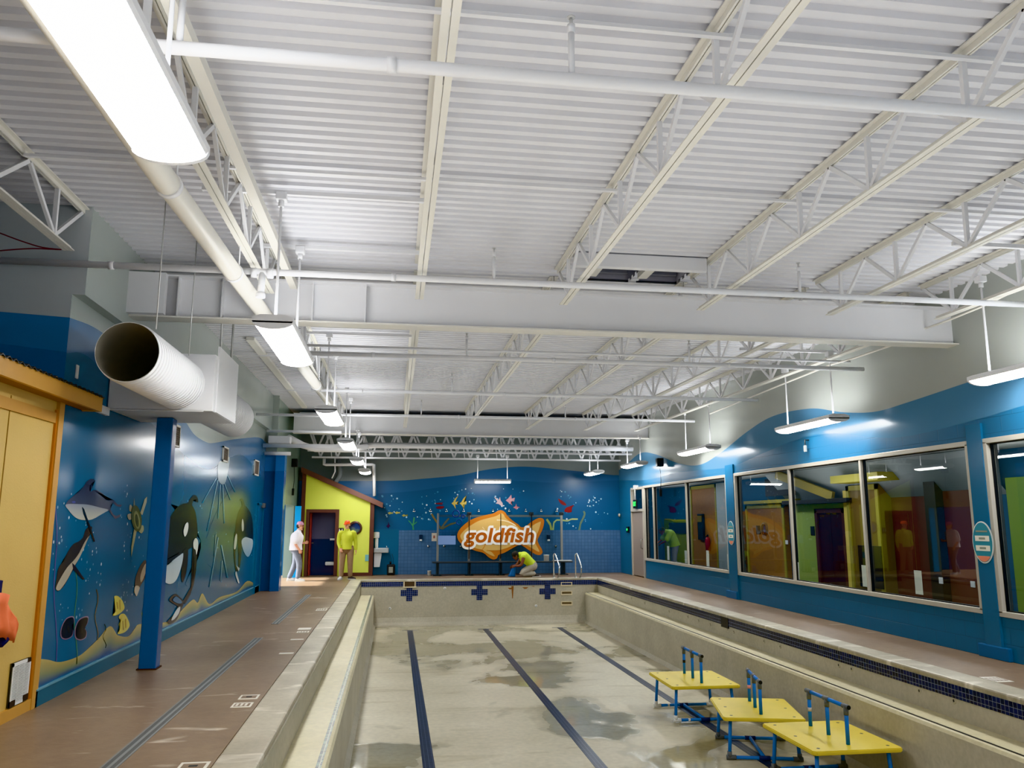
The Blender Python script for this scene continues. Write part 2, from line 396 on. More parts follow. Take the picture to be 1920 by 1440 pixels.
# skimmer
t = thing('pool_skimmer', 'brown skimmer opening with a white lip in the navy tile band', 'skimmer', (.47, PYF, -.2))
b = MB(); b.box(.33, .62, PYF-.016, PYF+.01, -.19, -.05); b.build('skimmer_mouth', mat('skimmer_brown', (84, 66, 50), .6), t)
b = MB(); b.box(.28, .68, PYF-.03, PYF+.01, -.225, -.19, bev=.005); b.box(.30, .33, PYF-.022, PYF+.01, -.19, -.05); b.box(.62, .65, PYF-.022, PYF+.01, -.19, -.05); b.build('skimmer_frame', CREAMP, t)
for (px, py, nm) in ((731, 1141, 'low on the pool end wall near the mural-side ledge'), (1005, 1136, 'low on the pool end wall near the recessed steps'), (834, 1103, 'high on the pool end wall between two tile crosses')):
    p = at(px, py, y=PYF); t = thing('return_fitting', 'white return fitting, '+nm, 'pool fitting', p, 'return fittings in the pool end wall')
    b = MB(); b.lathe([(.012, -.02), (.035, -.02), (.04, -.008), (.04, .01)], p, 16, axis='y'); b.build('fitting_ring', WHITEP, t)
    b = MB(); b.lathe([(0, -.012), (.013, -.012)], p, 12, axis='y'); b.build('fitting_eye', DARK, t)
b = MB()
for (px, y0, y1, w) in ((961, 1099, 1122, 2.2), (957, 1102, 1105, 5), (985, 1101, 1104, 6), (1000, 1099, 1100, 3)):
    p = at(px, y0, y=PYF-.004); q = at(px, y1, y=PYF-.004); hw = w*.016
    b.face([(p.x-hw, PYF-.004, p.z), (p.x+hw, PYF-.004, p.z), (q.x+hw*.3, PYF-.004, q.z), (q.x-hw*.3, PYF-.004, q.z)])
so = b.build('rust_stain', RUST); so['kind'] = 'stuff'; so['label'] = 'orange rust streaks running down the cream pool end wall'; so['category'] = 'stain'
# wall inlets on the long side wall
for i, p in enumerate([(1724, 1295), (1789, 1314), (1573, 1247), (1597, 1254), (1433, 1202), (1463, 1212), (1364, 1178), (1376, 1184), (1332, 1170), (1310, 1163), (1290, 1156), (1255, 1146), (1209, 1130), (1184, 1121)]):
    w = at(*p, x=PXR-.001)
    b = MB(); b.lathe([(0, -.004), (.016, -.004), (.022, -.012), (.034, -.008), (.036, .01)], w, 14, axis='x')
    for k in range(len(b.c)): b.mi[k] = 0 if k < 14 else 1
    ob_ = b.build('pool_inlet', [DARK, PLASTERW])
    tag(ob_, 'small dark bolt hole in the pool side wall below the navy tiles', 'pool inlet', 'bolt holes along the pool side wall')
# dark tile insert in side band
p = at(1360, 1163, x=PXR); b = MB(); b.box(PXR-.02, PXR, p.y-.16, p.y+.16, -.24, -.055); tag(b.build('depth_marker_tile', mat('dark_tile', (16, 18, 34), .2)), 'darker tile insert set in the navy band of the window-side pool wall', 'tile')

# deck drains and markers
for (y0, y1, nm) in ((6.2, 12.6, 'nearer of the two on the mural side of the pool'), (14.2, 19.6, 'farther of the two on the mural side of the pool')):
    b = MB(); xc = -1.93
    b.box(xc-.06, xc-.045, y0, y1, 0, .006); b.box(xc+.045, xc+.06, y0, y1, 0, .006); b.box(xc-.012, xc+.012, y0, y1, 0, .006)
    b.box(xc-.05, xc+.05, y0, y1, -.01, .002, mi=1)
    tag(b.build('trench_drain', [mat('drain_grey', (138, 140, 138), .5), mat('drain_slot', (96, 98, 98), .6)]), 'grey slotted deck drain, '+nm, 'drain', 'trench drains in the deck')
MARKW = mat('marker_white', (226, 220, 208), .4)
def deck_marker(px, py, w, d, label, inner=True):
    p = at(px, py, z=.002); t = thing('depth_marker', label, 'deck marker', p, 'pale marker tiles along the pool edge')
    b = MB(); b.box(p.x-w, p.x+w, p.y-d, p.y+d, 0, .004); b.build('marker_tile', MARKW, t)
    if inner:
        b = MB(); b.box(p.x-w*.78, p.x+w*.78, p.y-d*.62, p.y+d*.62, .003, .0052); b.build('marker_field', DECKB, t)
        b = MB()
        b.box(p.x-w*.3, p.x+w*.3, p.y-d*.2, p.y+d*.2, .005, .0062) if inner == 1 else [b.box(p.x+w*k-w*.12, p.x+w*k+w*.12, p.y-d*.5, p.y+d*.5, .005, .0062) for k in (-.5, -.05, .4)]
        b.build('marker_symbol', DARK if inner == 1 else MARKW, t)
deck_marker(467, 1307, .09, .10, 'framed tile with a dark symbol by the drain, nearest the camera', 1)
deck_marker(454, 1322, .09, .10, 'framed tile with pale lettering just in front of the dark symbol tile', 2)
deck_marker(571, 1179, .10, .12, 'plain pale oval-looking tile farthest along the near drain end', False)
deck_marker(568, 1185, .09, .09, 'framed pale tile beyond the end of the near drain', 2)
deck_marker(557, 1199, .09, .05, 'thin plain pale bar tile beside the end of the near drain', False)
deck_marker(537, 1225, .09, .05, 'pale scuffed bar tile touching the coping', False)
deck_marker(362, 1437, .10, .10, 'pale framed tile at the bottom edge of the deck', 1)
deck_marker(603, 1143, .10, .2, 'pale tile beside the far drain', 2)
deck_marker(1868, 1274, .10, .14, 'framed pale tile on the deck below the windows', 2)

# ------------------------------------------------------------------ walls
def grid_wall(b, axis, const, s0, s1, bands, holes=(), step=.12, mi=0):
    """vertical wall painted in bands: bands = [(zfunc_low, zfunc_high, colour, material)]; holes leave openings"""
    cuts = {s0, s1}
    n = max(1, int((s1-s0)/step))
    for i in range(n+1): cuts.add(round(s0+(s1-s0)*i/n, 4))
    for h in holes: cuts |= {h[0], h[1]}
    cuts = sorted(c for c in cuts if s0 <= c <= s1)
    P = (lambda s, z: (const, s, z)) if axis == 'y' else (lambda s, z: (s, const, z))
    for a, c in zip(cuts, cuts[1:]):
        if c-a < 1e-5: continue
        mid = (a+c)/2; hh = [h for h in holes if h[0] < mid < h[1]]
        for lo, hi, col, mi_ in bands:
            la, lc, ha, hc = lo(a), lo(c), hi(a), hi(c)
            segs = [(la, lc, ha, hc)]
            for h in hh:
                ns = []
                for (A, B, Cc, D) in segs:
                    if Cc <= h[2] or A >= h[3]: ns.append((A, B, Cc, D)); continue
                    if A < h[2]: ns.append((A, B, h[2], h[2]))
                    if Cc > h[3]: ns.append((h[3], h[3], Cc, D))
                segs = ns
            for (A, B, Cc, D) in segs:
                b.face([P(a, A), P(c, B), P(c, D), P(a, Cc)], mi_, col)
K = lambda z: (lambda s: z)
w1R = wave([(1920, 683), (1820, 715), (1700, 755), (1640, 772), (1580, 773), (1520, 766), (1450, 780), (1400, 810), (1350, 850), (1310, 872), (1270, 868), (1230, 852), (1200, 850), (1170, 875), (1146, 891)], x=XR)
w2R = wave([(1920, 760), (1800, 795), (1700, 818), (1640, 820), (1560, 812), (1500, 822), (1430, 850), (1370, 875), (1310, 882), (1260, 888), (1210, 900), (1146, 901)], x=XR)
def YR(px, py): return at(px, py, x=XR).y
ZS, ZT = .57, 2.70
yA = YR(1863, 980); yB0, yB1 = YR(1828, 980), YR(1382, 982); yC0, yC1 = YR(1365, 982), YR(1209, 983); yD1 = YR(1186, 990)
winR = [(4.0, yA, ZS, ZT), (yB0, yB1, ZS, ZT), (yC0, yC1, ZS, ZT), (yC1, yD1, 0, ZT)]
b = MB()
grid_wall(b, 'y', XR, -3, YF, [(K(-.1), w2R, DEEP, 0), (w2R, w1R, MID, 1), (w1R, K(ZD+.1), GREY, 1)], winR)
# reveals
TH = .16
for (a, c, z0, z1) in winR:
    for q in ([(XR, a, z0), (XR+TH, a, z0), (XR+TH, a, z1), (XR, a, z1)], [(XR, c, z0), (XR+TH, c, z0), (XR+TH, c, z1), (XR, c, z1)],
              [(XR, a, z0), (XR+TH, a, z0), (XR+TH, c, z0), (XR, c, z0)], [(XR, a, z1), (XR+TH, a, z1), (XR+TH, c, z1), (XR, c, z1)]):
        b.face(q, 1, L((70, 80, 86)))
# back of this wall as seen from the lobby
grid_wall(b, 'y', XR+TH, -3, YF+9, [(K(-.1), K(ZD), L((40, 90, 130)), 1)], winR, step=1)
# pilaster bumps between windows
for (y0, y1) in ((yA+.03, yB0-.03), (yB1+.03, yC0-.03)):
    zz = [0, ZS, 1.6, ZT, w2R((y0+y1)/2)]
    b.box(XR-.035, XR, y0, y1, 0, 2.95, 1, DEEP)
wallR = struct(b.build('wall_right', [PAINTB, PAINT], recalc=False))

w1F = wave([(640, 902), (690, 901.7), (750, 901), (790, 898), (857, 891.7), (907, 881.7), (935, 878), (972, 875), (1005, 876), (1047, 880), (1097, 885), (1149, 891)], y=YF)
w2F = wave([(640, 928), (715, 925), (773, 921), (823, 914), (882, 906), (930, 901.5), (980, 902), (1030, 905), (1080, 904), (1149, 901)], y=YF)
b = MB(); FD, FM = L((14, 84, 130)), L((38, 96, 144))
grid_wall(b, 'x', YF, -6.6, XR+.05, [(K(-.1), w2F, FD, 0), (w2F, w1F, FM, 0), (w1F, K(ZD+.1), L((140, 148, 146)), 0)], ())
wallF = struct(b.build('wall_far', [PAINTF], recalc=False))
# tiled wainscot on the far wall
xt = at(747, 1040, y=YF).x
b = MB(); b.box(xt, XR, YF-.03, YF+.01, 0, 1.39); struct(b.build('trim_6', TILEW))
b = MB(); b.box(-.75, xt, YF-.028, YF+.01, 0, 1.42); struct(b.build('trim_7', mat('teal_panel', (8, 92, 132), .35)))

# mural wall
def fixw(pts): return wave(pts, x=XL)
w1L = fixw([(129, 595), (191, 623), (262, 690), (320, 758), (348.5, 791.7), (364.5, 815), (388, 829.6), (405, 830), (437, 824), (484, 820), (496, 828)])
w2L = fixw([(124.5, 662), (170, 672), (250, 760), (335, 843), (350, 856), (376, 876), (397, 879), (411, 870), (432, 857), (455, 854), (478, 876), (496, 905)])
LD, LM, LG = L((22, 96, 136)), L((74, 120, 164)), L((172, 180, 174))
b = MB(); ZU = 3.93
grid_wall(b, 'y', XL, YC, YE, [(K(-.1), K(.62), LD, 0), (K(.62), w2L, LD, 0), (w2L, w1L, LM, 0), (w1L, K(ZU), LG, 0)], ())
b.face([(XL, YC, ZU), (XU, YC, ZU), (XU, YF, ZU), (XL, YF, ZU)], 0, LG)
grid_wall(b, 'y', XU, YC, YF, [(K(ZU), K(ZD+.1), LG, 0)], step=3)
# gradient sky of light toward the bottom of the lower band comes from real light only
# facing return at the start of the mural wall
NG, NM, ND = L((206, 212, 214)), L((60, 124, 184)), L((22, 96, 160))
zf1 = lerp_curve([(-6.6, 3.8), (-4.4, 3.75), (-3.8, 3.72), (XL, 3.69)]); zf2 = lerp_curve([(-6.6, 3.5), (-4.4, 3.45), (-3.8, 3.4), (XL, 3.34)])
grid_wall(b, 'x', YC, -6.6, XL, [(K(-.1), zf2, ND, 0), (zf2, zf1, NM, 0), (zf1, K(ZD+.1), NG, 0)])
b.face([(XL, YC, ZU), (XU, YC, ZU), (XU, YC, ZD+.1), (XL, YC, ZD+.1)], 0, NG)
wallL = struct(b.build('wall_left', [PAINT], recalc=False))
# base trim
b = MB(); b.box(XL, XL+.02, YC, YE, 0, .15); b.box(XL, XL+.028, YC, YE, .145, .16, 1); struct(b.build('baseboard_left', [mat('teal_trim', (16, 96, 124), .35), mat('pale_edge', (110, 160, 180), .4)]))
# side wall of the near bay, wall behind the camera
b = MB(); grid_wall(b, 'y', -6.6, -3, YC, [(K(-.1), K(ZD+.1), NG, 0)], step=3); struct(b.build('wall_side', [PAINT], recalc=False))
b = MB(); grid_wall(b, 'x', -3, -6.6, XR+.1, [(K(-.1), K(2.9), DEEP, 0), (K(2.9), K(ZD+.1), GREY, 0)], step=3); struct(b.build('wall_back', [PAINT], recalc=False))
# end of the mural wall: recess, pier, then outer wall with the open daylight door
b = MB()
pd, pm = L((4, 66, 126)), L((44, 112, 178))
xr0, xr1 = -3.35, -2.98
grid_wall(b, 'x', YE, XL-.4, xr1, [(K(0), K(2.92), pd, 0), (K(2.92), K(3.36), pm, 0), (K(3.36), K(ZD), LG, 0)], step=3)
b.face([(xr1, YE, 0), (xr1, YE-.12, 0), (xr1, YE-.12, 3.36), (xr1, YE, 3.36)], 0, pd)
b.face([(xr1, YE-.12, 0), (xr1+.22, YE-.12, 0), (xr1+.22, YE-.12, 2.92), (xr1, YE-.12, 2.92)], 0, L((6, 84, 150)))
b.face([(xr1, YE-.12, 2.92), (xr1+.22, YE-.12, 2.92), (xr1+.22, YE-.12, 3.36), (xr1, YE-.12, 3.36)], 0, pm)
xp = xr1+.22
for (z0, z1, c) in ((0, 2.92, L((10, 104, 168))), (2.92, 3.36, L((70, 140, 196)))):  # pier side in lighter blues, the light falling on it painted in
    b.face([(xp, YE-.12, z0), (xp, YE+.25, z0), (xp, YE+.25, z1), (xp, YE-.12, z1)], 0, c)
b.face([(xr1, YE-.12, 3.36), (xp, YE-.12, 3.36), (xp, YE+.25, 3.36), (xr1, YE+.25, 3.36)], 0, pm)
# outer side wall beyond the pier with the doorway opening
LG2 = L((150, 168, 156))
grid_wall(b, 'y', -3.05, YE, YF, [(K(0), K(ZD+.1), LG2, 0)], [(22.2, 25.4, 0, 2.15)], step=.8)
grid_wall(b, 'y', -3.30, YE, YF, [(K(0), K(ZD+.1), LG2, 0)], [(22.2, 25.4, 0, 2.15)], step=.8)
for q in ([(-3.05, 25.4, 0), (-3.30, 25.4, 0), (-3.30, 25.4, 2.15), (-3.05, 25.4, 2.15)], [(-3.05, 22.2, 0), (-3.30, 22.2, 0), (-3.30, 22.2, 2.15), (-3.05, 22.2, 2.15)], [(-3.05, 22.2, 2.15), (-3.30, 22.2, 2.15), (-3.30, 25.4, 2.15), (-3.05, 25.4, 2.15)]):
    b.face(q, 0, LG2)
struct(b.build('wall_end_left', [PAINT], recalc=False))
# blue door leaf edge standing open, daylight on it put in as faint emission
t = thing('door_2', 'blue exterior door standing open, daylight glow put in', 'door', (-3.0, 25.0, 0)); del t['label']; del t['category']; t['kind'] = 'structure'
b = MB(); b.box(-2.98, -2.80, 25.1, 25.15, .02, 2.13, bev=.006); b.build('door_leaf', mat('blue_door_glow', (24, 150, 214), .35, emit=(24, 150, 214), estr=.12), t)
# ------------------------------------------------------------------ painted sea life (paint on the walls)
def mural(name, polys, plane, wall, off):
    """flat painted shapes lying on the wall: polys = [(pixel outline, colour or (top, bottom) colours, smooth)]"""
    b = MB(); ax = 'x' if 'x' in plane else 'y'
    for i, (pts, col, sm) in enumerate(polys):
        pp = smooth_pts(pts, 4) if sm else pts
        w = [at(*p, **plane) for p in pp]
        for v in w: v['xy'.index(ax)] += off*(1 + i*.25)
        if isinstance(col[0], (tuple, list)):
            zs = [v.z for v in w]; lo, hi = min(zs), max(zs)
            cols = [tuple(L(col[1])[k] + (L(col[0])[k]-L(col[1])[k])*((v.z-lo)/(hi-lo+1e-6)) for k in range(3)) for v in w]
        else: cols = [L(col)]*len(w)
        bm = bmesh.new(); vs = [bm.verts.new(v) for v in w]
        try: f = bm.faces.new(vs)
        except Exception: bm.free(); continue
        r = bmesh.ops.triangulate(bm, faces=[f]); bm.verts.index_update()
        for tri in bm.faces: b.face([v.co.copy() for v in tri.verts], 0, [cols[v.index] for v in tri.verts])
        bm.free()
    o = b.build(name, PAINTM, recalc=False); o.parent = wall
    return o
PLX = dict(x=XL)
z1 = lambda pts: Z(0, 840, 6, pts)
z2 = lambda pts: Z(0, 1060, 4.8, pts)
z3 = lambda pts: Z(280, 780, 3.4286, pts)
def circ(cx, cy, rx, ry=None, n=8, rot=0):
    ry = ry or rx
    return [(cx + rx*math.cos(a)*math.cos(rot) - ry*math.sin(a)*math.sin(rot), cy + rx*math.cos(a)*math.sin(rot) + ry*math.sin(a)*math.cos(rot)) for a in [2*PI*k/n for k in range(n)]]
SANDT, SANDB = (176, 160, 98), (20, 70, 136)
st = z2([(335, 840), (430, 850), (540, 870), (700, 820), (800, 740), (900, 640), (960, 565), (1000, 550), (1030, 590), (1060, 630), (1150, 640), (1210, 570), (1250, 530)]) + z3([(40, 1335), (150, 1310), (215, 1240), (280, 1180), (310, 1200), (340, 1140), (385, 1210), (450, 1165), (560, 1130), (630, 1060), (690, 1090)])
st[0] = (69.5, 1235)
b = MB(); W = [at(*p, x=XL) for p in smooth_pts(st, 5, False)]
for p, q in zip(W, W[1:]):
    def low(v): return max(.17, v.z - .42*min(1, v.z/.7))
    c0, c1, c2 = L((190, 170, 104)), L((140, 146, 108)), L((22, 82, 136))
    pm_, qm = (p.z*.45+low(p)*.55), (q.z*.45+low(q)*.55)
    X = XL+.003
    b.face([(X, p.y, pm_), (X, q.y, qm), (X, q.y, q.z), (X, p.y, p.z)], 0, [c1, c1, c0, c0])
    b.face([(X, p.y, low(p)), (X, q.y, low(q)), (X, q.y, qm), (X, p.y, pm_)], 0, [c2, c2, c1, c1])
    if low(p) > .17 or low(q) > .17:
        b.face([(X, p.y, .16), (X, q.y, .16), (X, q.y, low(q)), (X, p.y, low(p))], 0, [L((20, 70, 134))]*2+[c2, c2])
o = b.build('painted_sea_bed', PAINTM, recalc=False); o.parent = wallL
mural('painted_whale', [
    (z1([(735, 630), (760, 590), (830, 530), (890, 490), (930, 440), (970, 380), (1010, 348), (1050, 348), (1065, 370), (1030, 390), (1010, 420), (1000, 470), (1015, 492), (1050, 470), (1090, 475), (1150, 510), (1180, 550), (1200, 590), (1235, 585), (1280, 590), (1320, 635), (1370, 640), (1350, 665), (1310, 655), (1265, 620), (1240, 640), (1240, 690), (1270, 745), (1300, 765), (1355, 745), (1340, 780), (1290, 797), (1250, 750), (1215, 700), (1000, 690), (800, 650)]), ((58, 62, 80), (96, 100, 116)), False),
    (z1([(735, 635), (900, 632), (1000, 640), (1120, 670), (1215, 695), (1180, 722), (1130, 750), (1060, 790), (1000, 810), (900, 806), (830, 772), (770, 705)]), ((150, 158, 170), (206, 204, 186)), True),
    (z1([(800, 605), (830, 595), (845, 612), (820, 622)]), (90, 96, 150), True),
    (z1([(915, 660), (940, 690), (975, 790), (1000, 850), (1062, 1050), (1045, 1055), (985, 880), (930, 740)]), (34, 36, 34), False)], PLX, wallL, .004)
mural('painted_dolphin', [
    ([(168, 987), (160, 993), (155, 1007), (147, 1015), (137, 1020), (128, 1032), (123, 1048), (113, 1058), (108, 1068), (106, 1080), (103, 1100), (105, 1107), (110, 1108), (120, 1098), (130, 1080), (140, 1062), (148, 1045), (157, 1025), (166, 1008), (172, 990)], (74, 68, 60), True),
    ([(166, 1005), (157, 1027), (147, 1048), (138, 1062), (128, 1082), (118, 1098), (110, 1107), (104, 1103), (112, 1085), (125, 1064), (138, 1050), (148, 1036), (157, 1018)], (186, 176, 154), True),
    ([(134, 1055), (141, 1062), (150, 1075), (158, 1086), (154, 1087), (144, 1076), (136, 1068)], (66, 60, 54), False)], PLX, wallL, .004)
mural('painted_turtle', [
    ([(248, 955), (251, 934), (254, 955)], (150, 150, 130), False), ([(242, 958), (243, 946), (249, 952), (250, 960)], (170, 166, 140), True),
    ([(262, 962), (270, 936), (275, 931), (274, 942), (266, 966)], (186, 178, 148), False), ([(238, 965), (247, 963), (246, 973), (240, 974)], (176, 172, 150), True),
    ([(250, 992), (245, 1025), (245, 1045), (249, 1025), (255, 996)], (180, 174, 130), False), ([(260, 988), (267, 985), (268, 994), (264, 1000), (259, 996)], (172, 170, 130), True),
    (circ(254.5, 972, 9.5, 25, 12, -.12), (96, 100, 54), True), (circ(255, 975, 5.5, 17, 10, -.12), (146, 146, 96), True), (circ(255, 976, 3, 12, 10, -.12), (84, 90, 46), True)], PLX, wallL, .004)
mural('painted_yellow_fish', [
    (z2([(1025, 280), (1060, 278), (1100, 320), (1117, 385), (1085, 425), (1050, 447), (1010, 453), (1037, 412), (1018, 375), (1030, 330)]), (232, 216, 96), True),
    (z2([(1045, 330), (1052, 330), (1060, 390), (1052, 395)]), (170, 130, 50), False), (z2([(1070, 310), (1078, 310), (1080, 400), (1072, 400)]), (190, 150, 60), False)], PLX, wallL, .004)
mural('painted_yellow_fish', [
    (z2([(1065, 470), (1085, 440), (1120, 440), (1150, 490), (1162, 548), (1120, 602), (1055, 617), (1075, 580), (1065, 530), (1085, 500)]), (236, 220, 104), True),
    (z2([(1098, 500), (1104, 500), (1110, 580), (1102, 584)]), (150, 120, 40), False), (z2([(1122, 480), (1130, 484), (1132, 560), (1124, 566)]), (190, 150, 60), False)], PLX, wallL, .004)
for pts in ([(655, 458), (598, 472), (558, 528), (538, 602), (548, 655), (592, 668), (644, 642), (658, 590), (640, 550), (668, 505)], [(788, 458), (718, 477), (678, 538), (666, 612), (678, 660), (722, 676), (769, 652), (778, 600), (763, 562), (788, 512)]):
    cx = sum(p[0] for p in pts)/10; cy = sum(p[1] for p in pts)/10
    mural('painted_black_fish', [(z2(pts), (150, 130, 150), True), (z2([(cx+(x-cx)*.87, cy+(y-cy)*.9) for x, y in pts]), (34, 32, 28), True), (z2([(cx-10, cy-20), (cx-2, cy-30), (cx+4, cy+30), (cx-4, cy+34)]), (70, 68, 56), True)], PLX, wallL, .004)
mural('painted_seal', [([(272, 1050), (264, 1058), (258, 1070), (253, 1085), (252, 1100), (250, 1112), (258, 1106), (264, 1096), (271, 1084), (276, 1066)], (96, 80, 66), True), ([(273, 1056), (266, 1068), (262, 1084), (264, 1092), (270, 1080), (275, 1064)], (176, 156, 130), True),
    ([(252, 1100), (257, 1098), (261, 1102), (258, 1112), (255, 1118), (251, 1110)], (190, 176, 156), True)], PLX, wallL, .004)
mural('painted_orca', [
    (z3([(250, 560), (200, 570), (150, 620), (115, 690), (100, 760), (92, 850), (84, 957), (130, 950), (180, 918), (215, 870), (240, 845), (275, 845), (300, 800), (308, 760), (305, 690), (295, 620), (270, 568)]), ((26, 28, 26), (34, 32, 30)), True),
    (z3([(240, 564), (262, 530), (280, 508), (298, 508), (312, 535), (314, 555), (306, 540), (293, 522), (280, 545), (272, 575)]), (34, 36, 32), False),
    (z3([(213, 872), (240, 848), (247, 880), (245, 930), (235, 1010), (215, 1066), (203, 1050), (203, 990), (208, 930)]), (38, 34, 32), True),
    (z3([(275, 843), (300, 848), (304, 900), (298, 990), (284, 1080), (262, 1150), (228, 1208), (210, 1192), (240, 1150), (264, 1100), (280, 1040), (288, 950), (284, 890)]), ((30, 30, 28), (40, 34, 32)), False),
    (z3([(216, 1195), (180, 1150), (150, 1148), (124, 1182), (150, 1206), (185, 1224), (208, 1215)]), (38, 32, 30), True),
    (z3([(183, 1218), (214, 1208), (196, 1260), (170, 1310), (130, 1336), (112, 1320), (150, 1280)]), (38, 32, 30), True),
    (z3([(82, 958), (130, 955), (180, 922), (212, 880), (208, 940), (185, 1020), (160, 1065), (125, 1080), (90, 1060), (77, 1010)]), ((190, 206, 214), (206, 216, 216)), True),
    (z3([(222, 775), (215, 740), (228, 695), (244, 685), (246, 720), (236, 760)]), (226, 230, 224), True),
    (z3([(280, 850), (278, 810), (292, 785), (307, 800), (308, 850), (298, 893), (292, 860)]), (218, 222, 214), True),
    (z3([(145, 1185), (165, 1160), (190, 1175), (205, 1200), (180, 1205)]), (60, 110, 150), True), (z3([(135, 1310), (165, 1250), (192, 1225), (185, 1265), (155, 1305)]), (200, 206, 206), True)], PLX, wallL, .004)
mural('painted_orca', [
    (z3([(598, 575), (575, 610), (562, 650), (553, 700), (550, 745), (565, 775), (590, 797), (605, 775), (640, 780), (664, 797), (666, 720), (658, 650), (640, 605), (615, 578)]), ((54, 60, 34), (44, 44, 32)), True),
    (z3([(596, 580), (590, 550), (577, 540), (592, 527), (606, 548), (613, 580)]), (56, 60, 36), False),
    (z3([(566, 770), (590, 795), (590, 880), (582, 960), (572, 966), (570, 880)]), (50, 50, 34), True),
    (z3([(545, 752), (558, 770), (552, 860), (553, 950), (566, 990), (552, 990), (541, 880)]), (44, 46, 34), True),
    (z3([(590, 805), (612, 780), (640, 785), (663, 798), (660, 850), (640, 900), (622, 900), (600, 860)]), ((196, 206, 206), (150, 186, 206)), True),
    (z3([(594, 740), (590, 700), (596, 660), (604, 690), (604, 730)]), (206, 210, 190), True), (z3([(540, 850), (545, 790), (556, 755), (561, 780), (552, 850)]), (206, 212, 200), True),
    (z3([(556, 1000), (575, 1068), (566, 1070), (550, 1020)]), (206, 212, 210), True), (z3([(555, 960), (578, 980), (570, 1000)]), (190, 196, 190), False)], PLX, wallL, .004)
rays = [(z3([(445, 300), (500, 268), (515, 270), (510, 330), (490, 420), (465, 440), (440, 400)]), (176, 196, 204), True)]
for (x0, y0, x1, y1, w) in ((430, 400, 340, 560, 10), (440, 410, 370, 740, 9), (455, 440, 440, 660, 8), (470, 440, 480, 690, 9), (480, 430, 520, 540, 7), (500, 380, 550, 490, 8), (440, 780, 385, 1100, 9), (460, 830, 500, 1040, 11), (465, 930, 455, 1060, 6), (425, 760, 415, 900, 6)):
    rays.append((z3([(x0-w*.3, y0), (x0+w*.3, y0), (x1+w*.35, y1), (x1-w*.35, y1)]), ((160, 192, 206), (52, 122, 146)), False))
mural('painted_water_spout', rays, PLX, wallL, .0035)
def glow(name, ring, mid, cm, ce, off=.0025):
    b = MB(); R2 = [at(*p_, x=XL) for p_ in smooth_pts(z3(ring), 4)]; c_ = at(*z3([mid])[0], x=XL)
    for k in range(6):
        f0, f1 = k/6, (k+1)/6
        def cc(f): w_ = (1-f)**.8; return tuple(L(ce)[i]+(L(cm)[i]-L(ce)[i])*w_ for i in range(3))
        for p_, q_ in zip(R2, R2[1:]+R2[:1]):
            pts = [c_.lerp(p_, f0), c_.lerp(q_, f0), c_.lerp(q_, f1), c_.lerp(p_, f1)]
            b.face([(XL+off, v.y, v.z) for v in pts], 0, [cc(f0), cc(f0), cc(f1), cc(f1)])
    o = b.build(name, PAINT, recalc=False); o.parent = wallL
glow('painted_green_glow', [(545, 450), (640, 440), (672, 540), (674, 760), (610, 960), (470, 1010), (350, 900), (420, 640)], (590, 620), (88, 116, 66), (22, 96, 136))
glow('painted_green_glow', [(130, 560), (230, 540), (330, 640), (380, 900), (330, 1050), (230, 1080), (330, 850), (240, 620)], (330, 800), (40, 104, 116), (22, 96, 136), .0022)
bub = MB()
def bubbles(bub, boxes, plane, off, n, r0, r1, cols):
    ax = 'xy'.index(list(plane)[0])
    for i in range(n):
        (x0, y0, x1, y1) = random.choice(boxes); px, py = random.uniform(x0, x1), random.uniform(y0, y1)
        p = at(px, py, **plane); p[ax] += off; r = random.uniform(r0, r1); u = Vector((0, 1, 0)) if ax == 0 else Vector((1, 0, 0))
        c = L(random.choice(cols)); bub.face([p + u*(r*math.cos(2*PI*k/6)) + Vector((0, 0, r*math.sin(2*PI*k/6))) for k in range(6)], 0, c)
bubbles(bub, [(100, 915, 160, 1000), (150, 975, 190, 1080), (225, 910, 275, 1000), (232, 1000, 270, 1080), (90, 1000, 130, 1090), (160, 1050, 190, 1120), (110, 1130, 160, 1180), (225, 1080, 250, 1160), (345, 930, 380, 1050), (395, 900, 430, 1100), (470, 950, 482, 1060), (300, 940, 320, 1000)], PLX, .003, 170, .006, .02, [(190, 214, 226), (120, 170, 200), (150, 190, 210)])
for (x, y0, y1, c, w) in ((104, 950, 1240, (96, 100, 150), 2.2), (142, 1070, 1245, (96, 140, 110), 2), (181, 1105, 1200, (92, 90, 70), 3), (269, 1120, 1180, (110, 140, 70), 2), (196, 1170, 1215, (50, 80, 60), 1.6)):
    pts = [(x+3*math.sin(k*1.1), y0+(y1-y0)*k/8) for k in range(9)]
    W = [at(*p, x=XL+.003) for p in pts]
    for p, q in zip(W, W[1:]): bub.face([p+Vector((0, -.006*w, 0)), p+Vector((0, .006*w, 0)), q+Vector((0, .006*w, 0)), q+Vector((0, -.006*w, 0))], 0, L(c))
o = bub.build('painted_bubbles', PAINTM, recalc=False); o.parent = wallL; o['kind'] = 'stuff'
